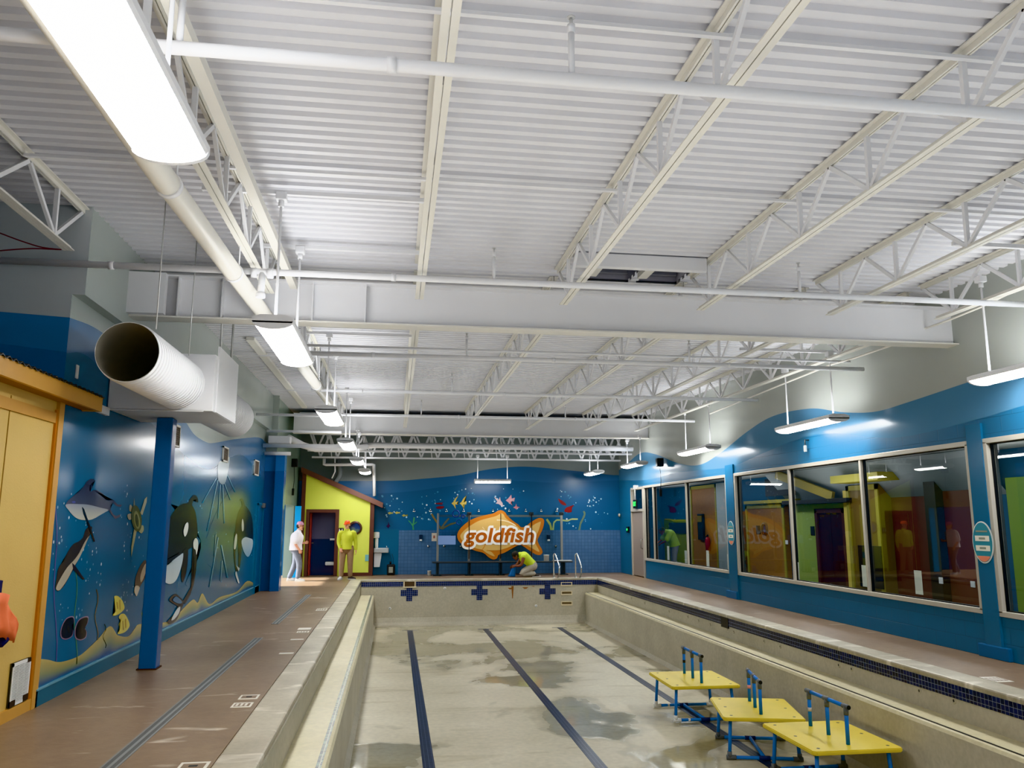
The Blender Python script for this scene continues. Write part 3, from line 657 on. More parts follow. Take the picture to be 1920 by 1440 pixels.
# far wall fish
PFX = dict(y=YF)
zf = lambda pts: Z(690, 880, 6, pts); zg = lambda pts: Z(930, 860, 6, pts)
def ff(name, polys): mural(name, polys, PFX, wallF, -.004)
for cx in (0, 92):
    ff('painted_angelfish', [(zf([(938+cx, 382), (960+cx, 366), (978+cx, 330), (1018+cx, 292), (992+cx, 340), (980+cx, 382), (987+cx, 446), (962+cx, 404)]), (206, 182, 96), False), (zf([(974+cx, 374), (1018+cx, 358), (998+cx, 384), (1014+cx, 398), (974+cx, 392)]), (212, 190, 110), False)])
ff('painted_red_fish', [(zf([(740, 385), (790, 375), (850, 372), (830, 390), (850, 400), (790, 395)]), (116, 46, 50), False), (zf([(765, 430), (800, 415), (855, 418), (840, 440), (790, 445)]), (120, 48, 48), True)])
ff('painted_pink_fish', [(zf([(1418, 310), (1440, 320), (1470, 345), (1485, 310), (1492, 350), (1515, 380), (1517, 410), (1500, 412), (1470, 390), (1435, 385), (1455, 362)]), (204, 178, 180), False)])
ff('painted_pink_fish', [(zf([(1548, 350), (1575, 330), (1612, 284), (1604, 330), (1602, 360), (1624, 406), (1584, 375)]), (206, 154, 162), False), (zf([(1598, 336), (1652, 318), (1626, 345), (1646, 364), (1598, 354)]), (214, 170, 176), False)])
ff('painted_pink_fish', [(zf([(1632, 430), (1658, 415), (1666, 385), (1675, 418), (1710, 428), (1678, 438), (1672, 455), (1655, 440)]), (196, 128, 132), False)])
ff('painted_red_fish', [(zg([(700, 450), (740, 470), (780, 500), (790, 525), (750, 520), (715, 490)]), (128, 40, 36), True)])
ff('painted_red_fish', [(zg([(770, 590), (790, 550), (840, 535), (880, 520), (850, 560), (850, 600), (800, 605)]), (136, 36, 32), True)])
for cx, cy in ((220, 492), (300, 488), (380, 518)):
    ff('painted_yellow_fish', [(zf([(cx, cy), (cx+25, cy-14), (cx+40, cy-4), (cx+65, cy-12), (cx+55, cy), (cx+70, cy+6), (cx+40, cy+8), (cx+20, cy+16)]), (176, 168, 92), False)])
def stalk(pts, w, col, z):
    out = []
    for p, q in zip(pts, pts[1:]):
        d = Vector((q[0]-p[0], q[1]-p[1])).normalized(); n = Vector((-d.y, d.x))*w
        out.append((z([(p[0]+n.x, p[1]+n.y), (q[0]+n.x*.8, q[1]+n.y*.8), (q[0]-n.x*.8, q[1]-n.y*.8), (p[0]-n.x, p[1]-n.y)]), col, False))
    return out
ff('painted_coral', stalk([(510, 680), (505, 630), (515, 580), (520, 540)], 9, (84, 150, 110), zf) + stalk([(505, 640), (480, 600), (455, 575)], 6, (84, 150, 110), zf) + stalk([(515, 620), (550, 590)], 6, (84, 150, 110), zf))
ff('painted_coral', stalk([(820, 670), (780, 600), (740, 545), (715, 500)], 12, (140, 122, 84), zf) + stalk([(820, 670), (860, 610), (910, 550)], 12, (150, 132, 92), zf) + stalk([(830, 670), (920, 620), (990, 600)], 12, (140, 126, 84), zf))
ff('painted_coral', stalk([(625, 810), (610, 740), (570, 680)], 14, (176, 184, 112), zg) + stalk([(642, 810), (650, 720), (680, 690), (730, 690), (800, 700), (850, 680), (920, 680)], 10, (170, 184, 128), zg))
ff('painted_coral', stalk([(935, 810), (950, 730), (985, 660), (1000, 620), (985, 590)], 12, (110, 130, 110), zg))
ff('painted_starfish', [(zf([(205, 640), (225, 620), (232, 590), (240, 625), (255, 640), (238, 645), (232, 665), (224, 645)]), (76, 50, 88), False)])
bub = MB(); bubbles(bub, [(715, 925, 770, 970), (790, 920, 830, 970), (845, 915, 900, 945), (925, 915, 985, 960), (1045, 920, 1080, 965), (1100, 930, 1130, 950), (780, 960, 810, 975), (1060, 960, 1140, 993)], PFX, -.003, 130, .012, .035, [(170, 206, 224), (90, 150, 190), (210, 226, 234)])
o = bub.build('painted_bubbles', PAINTM, recalc=False); o.parent = wallF; o['kind'] = 'stuff'

# ------------------------------------------------------------------ roof deck
b = MB(); P = .152
HX0, HX1, HY0, HY1 = 2.45, 3.68, 9.15, 10.0       # roof hatch opening
y = -3.0
prof = []
while y < YF+.3:
    prof += [(y, ZD+.04), (y+.052, ZD+.04), (y+.068, ZD), (y+.136, ZD)]; y += P
for (ya, za), (yb, zb) in zip(prof, prof[1:]):
    xs = [(-6.7, XR+.2)]
    if HY0 < (ya+yb)/2 < HY1: xs = [(-6.7, HX0), (HX0+.56, HX1-.56), (HX1, XR+.2)]
    for (xa, xb) in xs: b.face([(xa, ya, za), (xb, ya, za), (xb, yb, zb), (xa, yb, zb)])
ceil = struct(b.build('ceiling', DECKW, recalc=False))
b = MB(); b.box(-6.9, XR+4.6, -3.2, YF+.5, ZD+.9, ZD+1.0); struct(b.build('roof', mat('dark_roof', (40, 42, 46), .8)))
# hatch framing
t = thing('roof_hatch', 'white framed roof opening with two dark louvred bays between joists', 'roof hatch', (2.9, 8.8, ZD-.1))
b = MB(); b.box(2.04, 3.66, 8.86, 8.95, ZD-.17, ZD-.01); b.build('hatch_header', WHITE, t)
for x in (HX0-.05, (HX0+HX1)/2):
    b = MB(); b.box(x-.06, x+.06, 8.95, 9.55, ZD-.08, ZD-.02); b.build('hatch_rail', CREAMW, t)
b = MB()
for k in range(3):
    b.box(HX0+.02, HX0+.54, HY1-.10+k*.03, HY1-.02, ZD+.10+k*.09, ZD+.14+k*.09); b.box(HX1-.54, HX1-.02, HY1-.10+k*.03, HY1-.02, ZD+.10+k*.09, ZD+.14+k*.09)
b.build('hatch_louver', mat('hatch_grey', (150, 152, 162), .5), t)
b = MB(); b.box(HX0-.05, HX0, HY0, HY1, ZD+.045, ZD+.6); b.box(HX1, HX1+.05, HY0, HY1, ZD+.045, ZD+.6); b.box(HX0, HX1, HY1, HY1+.05, ZD+.045, ZD+.6); b.box(HX0, HX1, HY0-.05, HY0, ZD+.045, ZD+.6); b.build('hatch_curb', mat('curb_grey', (186, 186, 196), .5), t)

# ------------------------------------------------------------------ joists, girders, trusses
JX = [-3.22, -1.50, .225, 1.975, 3.73, 5.46, 6.98]
JB = 4.30
ordn = ['first', 'second', 'third', 'fourth', 'fifth', 'sixth', 'seventh']
def joist(x, y0, y1, label, phase=0, group=None):
    t = thing('roof_joist', label, 'roof joist', (x, y0, JB), group)
    b = MB(); zt = ZD-.005
    b.box(x-.058, x-.004, y0, y1, zt-.012, zt); b.box(x+.004, x+.058, y0, y1, zt-.012, zt)
    b.box(x-.020, x-.004, y0, y1, zt-.055, zt-.0125); b.box(x+.004, x+.020, y0, y1, zt-.055, zt-.0125)
    b.build('top_chord', CREAMW, t)
    b = MB(); ye = y1-.25; ys = y0+.25 if y0 > 9 else y0
    b.box(x-.050, x-.004, ys, ye, JB, JB+.010); b.box(x+.004, x+.050, ys, ye, JB, JB+.010)
    b.box(x-.018, x-.0045, ys, ye, JB+.0105, JB+.045); b.box(x+.0045, x+.018, ys, ye, JB+.0105, JB+.045)
    b.build('bottom_chord', CREAMW, t)
    b = MB(); n = max(1, round((y1-y0)/1.17)); s = (y1-y0)/n
    for k in range(n):
        yb = y0 + (k+.5)*s
        for (ya, w) in ((yb-s*.5, .030), (yb+s*.5, .030), (yb-.01, .036)):
            b.bar((x, min(max(ya, y0+.03), y1-.03), zt-.05), (x, yb, JB+.03), w, .038)
    b.build('web_lattice', WHITE, t)
    return t
for i, x in enumerate(JX):
    joist(x, -2.8, 8.29 if i == 0 else 9.55, f'white open-web steel joist in the near roof bay, {ordn[i]} from the mural wall', group='near roof bay joists')
for i, x in enumerate(JX):
    if i == 0: continue
    joist(x, 9.85, 23.05, f'white open-web steel joist beyond the big girder, {ordn[i]} from the mural wall', group='far roof bay joists')
# short joist stub seen at the mural side beyond the girder
b = MB(); p0 = at(470, 690, z=ZD-.03); p1 = at(535, 770, z=ZD-.03); b.box(-2.62, -2.48, 14.0, 22.6, ZD-.07, ZD-.01); tag(b.build('roof_beam', CREAMW), 'flat cream roof strap running along the deck beside the mural wall', 'roof beam')
def girder(y, z0, z1, label, x0, x1, stiff=()):
    t = thing('steel_girder', label, 'girder', (2, y, z0)); t['kind'] = 'thing'
    b = MB(); b.box(x0, x1, y-.12, y+.12, z0, z0+.02); b.build('bottom_flange', CREAMW, t)
    b = MB(); b.box(x0, x1, y-.12, y+.12, z1-.02, z1); b.build('top_flange', WHITE, t)
    b = MB(); b.box(x0, x1, y-.008, y+.008, z0+.02, z1-.02); b.build('web_plate', WHITE, t)
    if stiff:
        for x in stiff:
            b = MB(); b.box(x-.008, x+.008, y-.10, y+.10, z0+.02, z1-.02); b.build('stiffener_plate', WHITE, t)
girder(9.72, 4.05, 4.57, 'deep white steel girder crossing the hall in front of the far bay', XU, XR, [-2.6, -2.1, -1.05, -.42])
girder(23.2, 4.13, 4.70, 'white steel girder crossing above the far end of the pool', -2.9, XR, [])
# wall pocket plate where the girder meets the mural wall
b = MB(); b.box(XU, -2.72, 9.50, 9.60, 4.07, 4.56); tag(b.build('girder_bearing', WHITE), 'white boxed bearing plate where the near girder meets the mural wall', 'bearing plate')
def truss(y, z0, z1, x0, x1, label):
    t = thing('long_truss', label, 'truss', (2, y, z0), 'trusses above the far wall')
    b = MB(); b.box(x0, x1, y-.05, y+.05, z1-.05, z1); b.build('top_chord', WHITE, t)
    b = MB(); b.box(x0, x1, y-.05, y+.05, z0, z0+.05); b.build('bottom_chord', WHITE, t)
    b = MB(); n = int((x1-x0)/.52); s = (x1-x0)/n
    for k in range(n):
        xa = x0+k*s; b.bar((xa, y, z1-.03), (xa+s/2, y, z0+.03), .05); b.bar((xa+s/2, y, z0+.03), (xa+s, y, z1-.03), .05)
        b.bar((xa, y, z1-.03), (xa+.08, y, z0+.03), .028) if k % 2 else None
    b.build('web_lattice', WHITE, t)
truss(24.3, 3.72, 4.42, -2.6, 7.3, 'white long-span lattice truss above the pool end, nearer of the two')
truss(25.6, 3.62, 4.40, -2.6, 7.3, 'white long-span lattice truss close to the far wall, farther of the two')
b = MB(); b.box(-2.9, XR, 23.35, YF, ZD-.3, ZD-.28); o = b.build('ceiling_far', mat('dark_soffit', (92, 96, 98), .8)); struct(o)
# bridging strips
for y, nm in ((4.45, 'near the camera'), (6.92, 'half way to the girder')):
    b = MB(); b.box(-3.2, XR, y-.018, y+.018, ZD-.085, ZD-.06); tag(b.build('bridging_strap', WHITE), 'thin white bridging strap across the near joists, '+nm, 'strap', 'bridging straps across the joists')
for y, nm in ((12.4, 'first beyond the girder'), (15.3, 'second beyond the girder'), (19.4, 'third beyond the girder')):
    b = MB(); b.box(-3.1, XR, y-.018, y+.018, ZD-.085, ZD-.06); tag(b.build('bridging_strap', WHITE), 'thin white bridging strap across the far joists, '+nm, 'strap', 'bridging straps across the joists')

# ------------------------------------------------------------------ sprinkler pipes
def sprinkler_pipe(y, z, r, x0, x1, label, heads, collar=True):
    t = thing('sprinkler_pipe', label, 'pipe', (x0, y, z), 'sprinkler pipes under the roof')
    b = MB(); b.cyl((x0, y, z), (x1, y, z), r, 16); b.build('pipe_run', WHITE, t)
    for hx in heads:
        b = MB(); b.cyl((hx, y, z), (hx, y, z+.30), r*.5, 10); b.cyl((hx, y, z+.28), (hx, y, z+.33), r*.62, 10)
        o = b.build('sprig_pipe', WHITE, t)
        b = MB(); b.cyl((hx, y, z+.33), (hx, y, z+.37), .010, 8); b.lathe([(0, .372), (.022, .372), (.024, .378), (0, .38)], (hx, y, z), 10)
        b.build('sprinkler_head', GALV, t)
    if collar:
        for cx in (x0+.9, x0+3.6, x0+6.4):
            b = MB(); b.cyl((cx, y, z), (cx+.05, y, z), r*1.2, 14); b.build('pipe_coupling', WHITE, t)
def hx(px, py, y): return at(px, py, y=y).x
sprinkler_pipe(3.98, 4.10, .036, -6.5, XR, 'thick white sprinkler pipe nearest the camera, crossing in front of all joists', [hx(1072, 140, 3.98), -1.16])
sprinkler_pipe(8.2, 4.22, .034, -6.5, XR, 'white sprinkler pipe running just in front of the deep girder', [hx(926, 525, 8.2), hx(1500, 550, 8.2)])
sprinkler_pipe(11.7, 4.10, .034, -1.3, XR-.1, 'white sprinkler pipe first beyond the deep girder', [hx(875, 655, 11.7), hx(1293, 680, 11.7)])
sprinkler_pipe(15.1, 4.10, .032, -1.6, 7.2, 'white sprinkler pipe second beyond the deep girder', [hx(847, 735, 15.1), hx(1187, 740, 15.1)])
sprinkler_pipe(18.6, 4.10, .032, -2.2, 7.2, 'white sprinkler pipe third beyond the deep girder', [hx(790, 775, 18.6), hx(1060, 775, 18.6)])
b = MB(); p = at(600, 655, z=4.2); b.cyl((-1.5, 11.9, 4.26), (XR-.2, 11.9, 4.26), .02, 10); tag(b.build('sprinkler_branch', WHITE), 'thin white pipe just above the first pipe beyond the girder', 'pipe')
# riser stub beside the big roof drain pipe
t = thing('pipe_riser', 'short white capped pipe stub with couplings hanging beside the round roof drain', 'pipe', at(492, 540, y=8.2))
p = at(492, 512, y=8.2); q = at(488, 558, y=8.2)
b = MB(); b.cyl(p, q, .035, 14); b.build('pipe_stub', WHITE, t)
for (qa, qb, qr) in ((q, q+Vector((0, 0, .05)), .048), (p-Vector((.11, 0, 0)), p-Vector((.05, 0, 0)), .052), (p+Vector((.05, 0, 0)), p+Vector((.11, 0, 0)), .052)):
    b = MB(); b.cyl(qa, qb, qr, 14); b.build('pipe_coupling', WHITE, t)
# big round duct at the far end and other far pipes
b = MB(); b.tube([(-1.1, 23.9, 3.86), (-.6, 24.0, 3.9), (0, 24.0, 3.9), (7.25, 24.0, 3.9)], .085, 16); tag(b.build('round_duct', WHITE), 'long white round duct crossing beneath the far trusses', 'duct')
b = MB(); zz = 3.72; b.tube([(-2.95, 22.6, 3.95), (-2.6, 23.0, 3.78), (-2.3, 23.45, zz), (-1.15, 23.45, zz), (-.85, 23.6, zz+.12)], .09, 16); tag(b.build('round_duct', WHITE), 'short white elbowed duct above the lime hut', 'duct')
q0 = [(858-0, 0)]
b = MB(); Y = 25.9
pp = [at(608, 860, y=Y), at(608, 871, y=Y), at(701, 871, y=Y), at(702, 930, y=Y)]; b.tube([pp[0], pp[1], pp[1]+Vector((.05, 0, 0)), pp[2]-Vector((.05, 0, 0)), pp[2], pp[3]], .05, 12); tag(b.build('drain_pipe', WHITE), 'white pipe dropping from the ceiling behind the lime hut roof', 'pipe')
b = MB(); pp = [at(628, 850, y=Y), at(628, 885, y=Y), at(622, 897, y=Y)]; b.tube(pp, .022, 10); tag(b.build('conduit_drop', WHITE), 'thin white bent conduit dropping behind the hut roof', 'conduit')
b = MB(); pp = smooth_pts([tuple(at(*p_, y=26.1)) for p_ in ((633, 862), (637, 880), (636, 892), (628, 905))], 4, False); b.tube(pp, .085, 12); tag(b.build('flexible_duct', mat('grey_flex', (120, 126, 128), .6)), 'grey flexible duct curving down behind the lime hut', 'duct')

for (pa, pb, y, rr, nm) in (((490, 835), (690, 836), 20.2, .05, 'thick white pipe crossing over the end of the mural wall'), ((492, 850), (545, 850), 20.5, .045, 'short white pipe just above the blue pier'), ((480, 777), (640, 778), 18.0, .03, 'thin white pipe above the end of the mural wall, highest of the group'), ((500, 808), (640, 809), 19.6, .03, 'thin white pipe midway above the blue pier')):
    a_, c_ = at(*pa, y=y), at(*pb, y=y); b = MB(); b.cyl((max(a_.x, XL+.02), y, a_.z), (c_.x, y, a_.z), rr, 12); tag(b.build('overhead_pipe', WHITE), nm, 'pipe')
a_, c_ = at(505, 818, y=20.6), at(545, 832, y=20.6); b = MB(); b.box(a_.x, c_.x, 20.45, 20.75, c_.z, a_.z, bev=.01); tag(b.build('junction_enclosure', WHITE), 'white boxed enclosure above the blue pier', 'enclosure')

# round roof drain pipe running away from camera beside the light row
t = thing('roof_drain_pipe', 'fat cream round pipe running lengthwise beside the row of lights', 'pipe', (-1.62, 4, 4.05))
b = MB(); A = at(300, 325, z=4.0); B = at(634, 778, z=4.22); A0 = Vector((A.x+.0, 1.0, A.z)); b.tube([A0, A.lerp(A0, .1), A, A.lerp(B, .1), B], .085, 22); b.build('pipe_run', CREAMW, t)
for f in (.012, .16, .40, .66):
    b = MB(); p = A.lerp(B, f); b.cyl(p, p+Vector((0, .05, 0)), .094, 22); b.cyl(p+Vector((.05, .025, .07)), p+Vector((.05, .025, .72)), .008, 8); b.build('pipe_clamp', WHITE, t)
# cream ledger angle + strut beside it
b = MB(); b.box(-1.30, -1.22, 3.0, 9.5, 4.42, 4.50); tag(b.build('cable_tray', CREAMW), 'cream channel running lengthwise between the drain pipe and the second joist', 'channel')

# ------------------------------------------------------------------ light fixtures and the uplights added above them
def fixture(cx, cy, zb, zt_rod, ln, label, group, rot=0, rods=True, w=.36, power=70, rodz=None):
    t = thing('pendant_light', label, 'pendant light', (cx, cy, zb), group, local=True)
    t.rotation_euler = (0, 0, rot)
    hw, hl = w/2, ln/2
    b = MB(); pr = [(-hw, .10), (-hw, .065), (-hw+.012, .05), (hw-.012, .05), (hw, .065), (hw, .10), (hw*.6, .125), (-hw*.6, .125)]
    b.prism(pr, -hl, hl, 'y'); 
    cap = [(-hw, .065)] + [(hw*math.cos(PI+PI*k/10), .06 + .065*math.sin(PI+PI*k/10)) for k in range(11)] + [(hw, .065)]
    for s in (-1, 1): b.prism(cap, s*hl, s*(hl-.03), 'y')
    b.build('light_housing', HOUSING, t)
    b = MB(); arc = [((hw-.012)*math.cos(PI+PI*k/12), .055 + .055*math.sin(PI+PI*k/12)) for k in range(13)]
    b.prism(arc, -hl+.03, hl-.03, 'y', smooth=True); b.build('light_diffuser', DIFF, t)
    if rods:
        for ry in (-hl*.82, hl*.82):
            b = MB(); b.cyl((0, ry, .12), (0, ry, zt_rod-zb), .013, 8); o = b.build('hanger_rod', WHITE, t)
            b = MB(); b.box(-.05, .05, ry-.05, ry+.05, zt_rod-zb-.03, zt_rod-zb+.05, bev=.008); b.cyl((0, ry, zt_rod-zb-.09), (0, ry, zt_rod-zb-.02), .028, 10); b.build('junction_box', WHITE, t)
    la = bpy.data.lights.new('uplight_fill', 'AREA'); la.shape = 'RECTANGLE'; la.size = w*.9; la.size_y = ln*.95; la.energy = power*.28; la.color = (.98, .99, 1)
    lo = bpy.data.objects.new('added_uplight', la); C.objects.link(lo); lo.location = (cx, cy, zb+.16); lo.rotation_euler = (PI, 0, rot)  # unseen upward light added over the housing to brighten the ceiling
    return t
LR = 'row of lights along the mural side'
fixture(-1.13, 2.95, 3.42, 4.68, 1.87, 'big glowing linear pendant light nearest the camera', LR)
fixture(-1.13, 8.15, 3.40, 4.70, 1.87, 'linear pendant light hanging in front of the girder, second in the mural-side row', LR)
fixture(-1.14, 13.95, 3.40, 4.70, 1.87, 'linear pendant light third in the mural-side row', LR)
fixture(-1.13, 18.9, 3.38, 4.60, 1.87, 'linear pendant light fourth in the mural-side row', LR)
fixture(-1.05, 22.3, 3.24, 4.1, 1.4, 'linear pendant light fifth in the mural-side row above the standing man', LR, power=40)
fixture(-.94, 25.0, 3.12, 4.0, 1.2, 'linear pendant light farthest in the mural-side row beside the hut roof', LR, power=30)
RR = 'row of lights along the window side'
XRR = 7.02
fixture(XRR, 7.75, 3.32, 4.60, 1.87, 'window-side pendant light cut off by the edge of the view', RR, rot=0)
fixture(XRR, 12.8, 3.27, 4.40, 1.87, 'window-side pendant light above the big picture window', RR)
fixture(XRR, 18.0, 3.27, 4.35, 1.87, 'window-side pendant light above the pier between two windows', RR)
fixture(XRR-.05, 23.0, 3.27, 4.1, 1.6, 'window-side pendant light beside the wall speaker', RR, power=50)
fixture(6.25, 25.0, 3.14, 4.0, 1.3, 'pendant light in the far corner over the handrails', RR, power=35)
fixture(3.02, 25.2, 2.86, 3.7, 1.15, 'pendant light hung crosswise above the goldfish sign', 'end light', rot=PI/2-.03, power=25)
# behind-the-camera continuation of both rows
for (x, y) in ((7.02, 1.5), (-1.13, -1.6), (3.2, -1.2)):
    fixture(x, y, 3.4, 4.6, 1.87, 'linear pendant light behind the viewpoint', 'lights behind the viewpoint', power=70)
# strut channels carrying the left row
for (y, nm) in ((7.38, 'holding the front of the second light'), (8.92, 'holding the back of the second light'), (13.2, 'holding the front of the third light'), (14.75, 'holding the back of the third light')):
    b = MB(); b.box(-1.85 if y < 8 else -1.6, .22, y-.02, y+.02, 4.73, 4.77); tag(b.build('strut_channel', WHITE), 'thin white strut channel between two joists, '+nm, 'strut channel', 'strut channels between joists')
for (y, nm) in ((7.0, 'at the cut-off light'), (12.1, 'nearer one at the big window light'), (13.5, 'farther one at the big window light')):
    b = MB(); b.box(5.5, XR-.1, y-.02, y+.02, 4.44, 4.48); tag(b.build('strut_channel', WHITE), 'white strut channel near the window wall, '+nm, 'strut channel', 'strut channels between joists')
# conduit with an offset bend along the window side
b = MB(); X = 7.1
pp = [tuple(at(*p_, x=X)) for p_ in ((1920, 536), (1840, 575), (1772, 603), (1690, 632), (1676, 646), (1600, 672), (1560, 683), (1480, 715), (1400, 748), (1330, 776))]
b.tube(pp, .016, 8); tag(b.build('electrical_conduit', CREAMW), 'thin cream conduit with an offset bend sloping along the window wall', 'conduit')
b = MB(); pp = smooth_pts([tuple(at(*p_, y=8.0)) for p_ in ((0, 437), (40, 452), (80, 464), (115, 468), (60, 466), (0, 470))], 4, False); b.tube(pp, .006, 6); tag(b.build('red_cable', mat('dark_red_cable', (110, 46, 52), .5)), 'thin dark red cable slung under the corner joist', 'cable')

# ------------------------------------------------------------------ supply duct on the mural wall
t = thing('air_duct', 'white spiral duct with an open dark mouth passing through a boxed plenum', 'duct', (-2.48, 9.5, 2.93))
yb0, yb1 = 9.5, 10.72; dc = (-2.50, 3.245); R_ = .285
b = MB()
prof = []; y = 7.72
while y < yb0-.01:
    prof += [(R_, y), (R_, y+.062), (R_+.010, y+.067), (R_+.010, y+.077), (R_, y+.082)]; y += .085
prof.append((R_, yb0+.05))
b.lathe([(r, yy) for r, yy in prof], (dc[0], 0, dc[1]), 72, axis='y', smooth=False)
b.lathe([(R_-.006, 7.72), (R_, 7.72)], (dc[0], 0, dc[1]), 40, axis='y')
b.build('duct_barrel', WHITE, t, recalc=True)
b = MB(); b.lathe([(R_-.006, 7.72), (R_-.008, yb0+.3), (0, yb0+.3)], (dc[0], 0, dc[1]), 40, axis='y'); b.build('duct_lining', mat('dark_duct_lining', (150, 146, 136), .7), t)
b = MB(); prof = []; y = yb1-.05
while y < 12.55: prof += [(R_, y), (R_, y+.062), (R_+.010, y+.067), (R_+.010, y+.077), (R_, y+.082)]; y += .085
b.lathe(prof, (dc[0]+.03, 0, dc[1]), 72, axis='y', smooth=False); b.lathe([(0, y), (R_, y)], (dc[0]+.03, 0, dc[1]), 40, axis='y'); b.build('duct_barrel', WHITE, t)
b = MB(); b.box(XL+.01, -2.10, yb0, yb1, 2.935, 3.60, bev=.006); b.build('plenum_box', WHITE, t)
b = MB(); b.box(-2.105, -2.085, yb0+.12, yb1+.04, 2.94, 3.72); b.build('plenum_panel', WHITE, t)
b = MB(); b.box(XL+.001, XL+.04, 9.0, 9.5, 2.86, 2.95); b.box(XL, -2.2, yb0, yb0+.012, 2.928, 2.945); b.build('wall_flange', WHITE, t)
for (x, y) in ((-2.30, 7.85), (-2.3, 9.1), (-2.14, 9.9), (-2.14, 10.55)):
    b = MB(); b.cyl((x, y, 3.50), (x, y, ZD), .006 if y < 9.5 else .014, 6); b.build('hanger_wire', GALV, t)
# blue square column under the plenum
t = thing('blue_column', 'square dark blue steel column standing on the brown deck under the duct box', 'column', (-2.79, 10.2, 0))
b = MB(); b.box(-2.885, -2.695, 10.15, 10.34, 0, 2.93, bev=.012); b.build('column_shaft', BLUEPAINT, t)
b = MB(); b.box(-2.90, -2.68, 10.13, 10.36, .0, .015); b.build('base_rust', mat('rusty_base', (70, 46, 36), .8), t)
# wall vents in mural wall
for (p0, p1, nm) in (((322, 793), (333, 840), 'just behind the blue column'), ((417, 836), (425, 868), 'above the painted water spout'), ((476, 861), (483, 893), 'farthest along the mural wall')):
    a, c = at(*p0, x=XL), at(*p1, x=XL); t = thing('wall_vent', 'tall brown louvred vent with a pale frame, '+nm, 'vent', a, 'vents high on the mural wall')
    b = MB(); b.box(XL, XL+.015, a.y+.03, c.y-.03, c.z+.03, a.z-.03)
    n = 9
    for k in range(n): zc = c.z+.04+(a.z-c.z-.08)*k/(n-1); b.bar((XL+.018, a.y+.03, zc), (XL+.018, c.y-.03, zc), .014, .006)
    b.build('vent_louver', mat('brown_louver', (92, 78, 62), .6), t)
    b = MB(); fw = .03
    b.box(XL, XL+.03, a.y, c.y, a.z-fw, a.z); b.box(XL, XL+.03, a.y, c.y, c.z, c.z+fw); b.box(XL, XL+.03, a.y, a.y+fw, c.z, a.z); b.box(XL, XL+.03, c.y-fw, c.y, c.z, a.z)
    b.build('vent_frame', CREAMW, t)
p = at(143, 697, x=XL); b = MB(); b.box(XL, XL+.015, p.y-.03, p.y+.03, p.z-.07, p.z+.07, bev=.004); tag(b.build('wall_plate', WHITEP), 'small white blank plate high on the blue wall above the hut roof', 'wall plate')
# door in the mural wall end
t = thing('door_1', '', 'door', (XL, 20.4, 0)); del t['label']; del t['category']; t['kind'] = 'structure'
b = MB(); b.box(XL, XL+.04, 19.95, 20.0, 0, 2.1); b.box(XL, XL+.04, 20.7, 20.75, 0, 2.1); b.box(XL, XL+.04, 19.95, 20.75, 2.06, 2.12); b.build('door_frame', mat('teal_frame', (14, 104, 146), .3), t)
b = MB(); b.box(XL, XL+.02, 20.0, 20.7, 0, 2.06); b.build('door_leaf', mat('blue_door', (10, 84, 132), .35), t)
b = MB(); b.box(XL+.02, XL+.09, 20.45, 20.68, 2.0, 2.12, bev=.01); b.build('door_closer', STEEL, t)

# ------------------------------------------------------------------ yellow hut front
OCH, OCHD = mat('ochre_siding', (214, 182, 110), .5, noise=.05, scale=3, bump=.08, bscale=60), mat('orange_trim', (204, 156, 84), .45, noise=.06)
HY = at(66, 1322, x=XL).y - .02
t = thing('yellow_hut', 'ochre yellow hut front with orange trim and corrugated roof edge', 'hut', (XL-.5, 6, 0))
b = MB(); b.box(XL-.15, XL-.012, 1.5, HY, 0, 2.9); b.build('hut_wall', OCH, t)
b = MB()
for y in (2.2, 3.5, 4.8, 6.1, 7.28): b.box(XL-.014, XL-.008, y-.006, y+.006, .12, 2.75)
b.build('siding_joint', mat('joint_dark', (150, 112, 40), .7), t)
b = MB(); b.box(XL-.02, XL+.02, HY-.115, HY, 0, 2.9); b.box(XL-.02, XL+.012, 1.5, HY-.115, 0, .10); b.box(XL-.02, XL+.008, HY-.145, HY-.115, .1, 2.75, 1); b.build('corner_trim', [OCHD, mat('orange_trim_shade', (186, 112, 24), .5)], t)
b = MB(); b.box(XL-.02, XL+.006, 1.5, HY-.11, 2.62, 2.72); b.build('frieze_board', OCHD, t)
b = MB(); b.box(XL-.6, XL+.165, 1.5, 8.82, 2.83, 2.845); b.build('soffit_board', mat('shaded_soffit_brown', (150, 96, 34), .6), t)  # shade under the eave is put into this brown
b = MB(); b.box(XL+.15, XL+.185, 1.5, 8.84, 2.82, 2.965); b.box(XL-.6, XL+.15, 8.80, 8.84, 2.82, 2.965); b.build('fascia_board', OCHD, t)
b = MB(); n = 260
for k in range(n):
    y0 = 1.5+7.34*k/n; y1 = 1.5+7.34*(k+1)/n; za, zb_ = 2.975+.012*math.sin(k*PI/2.), 2.975+.012*math.sin((k+1)*PI/2.)
    b.face([(XL+.2, y0, za), (XL+.2, y1, zb_), (XL-2.6, y1, zb_+.3), (XL-2.6, y0, za+.3)]); b.face([(XL+.2, y0, za-.012), (XL+.2, y1, zb_-.012), (XL+.2, y1, zb_), (XL+.2, y0, za)])
b.build('corrugated_roof', mat('dark_corrugated', (74, 74, 72), .5, .3), t)
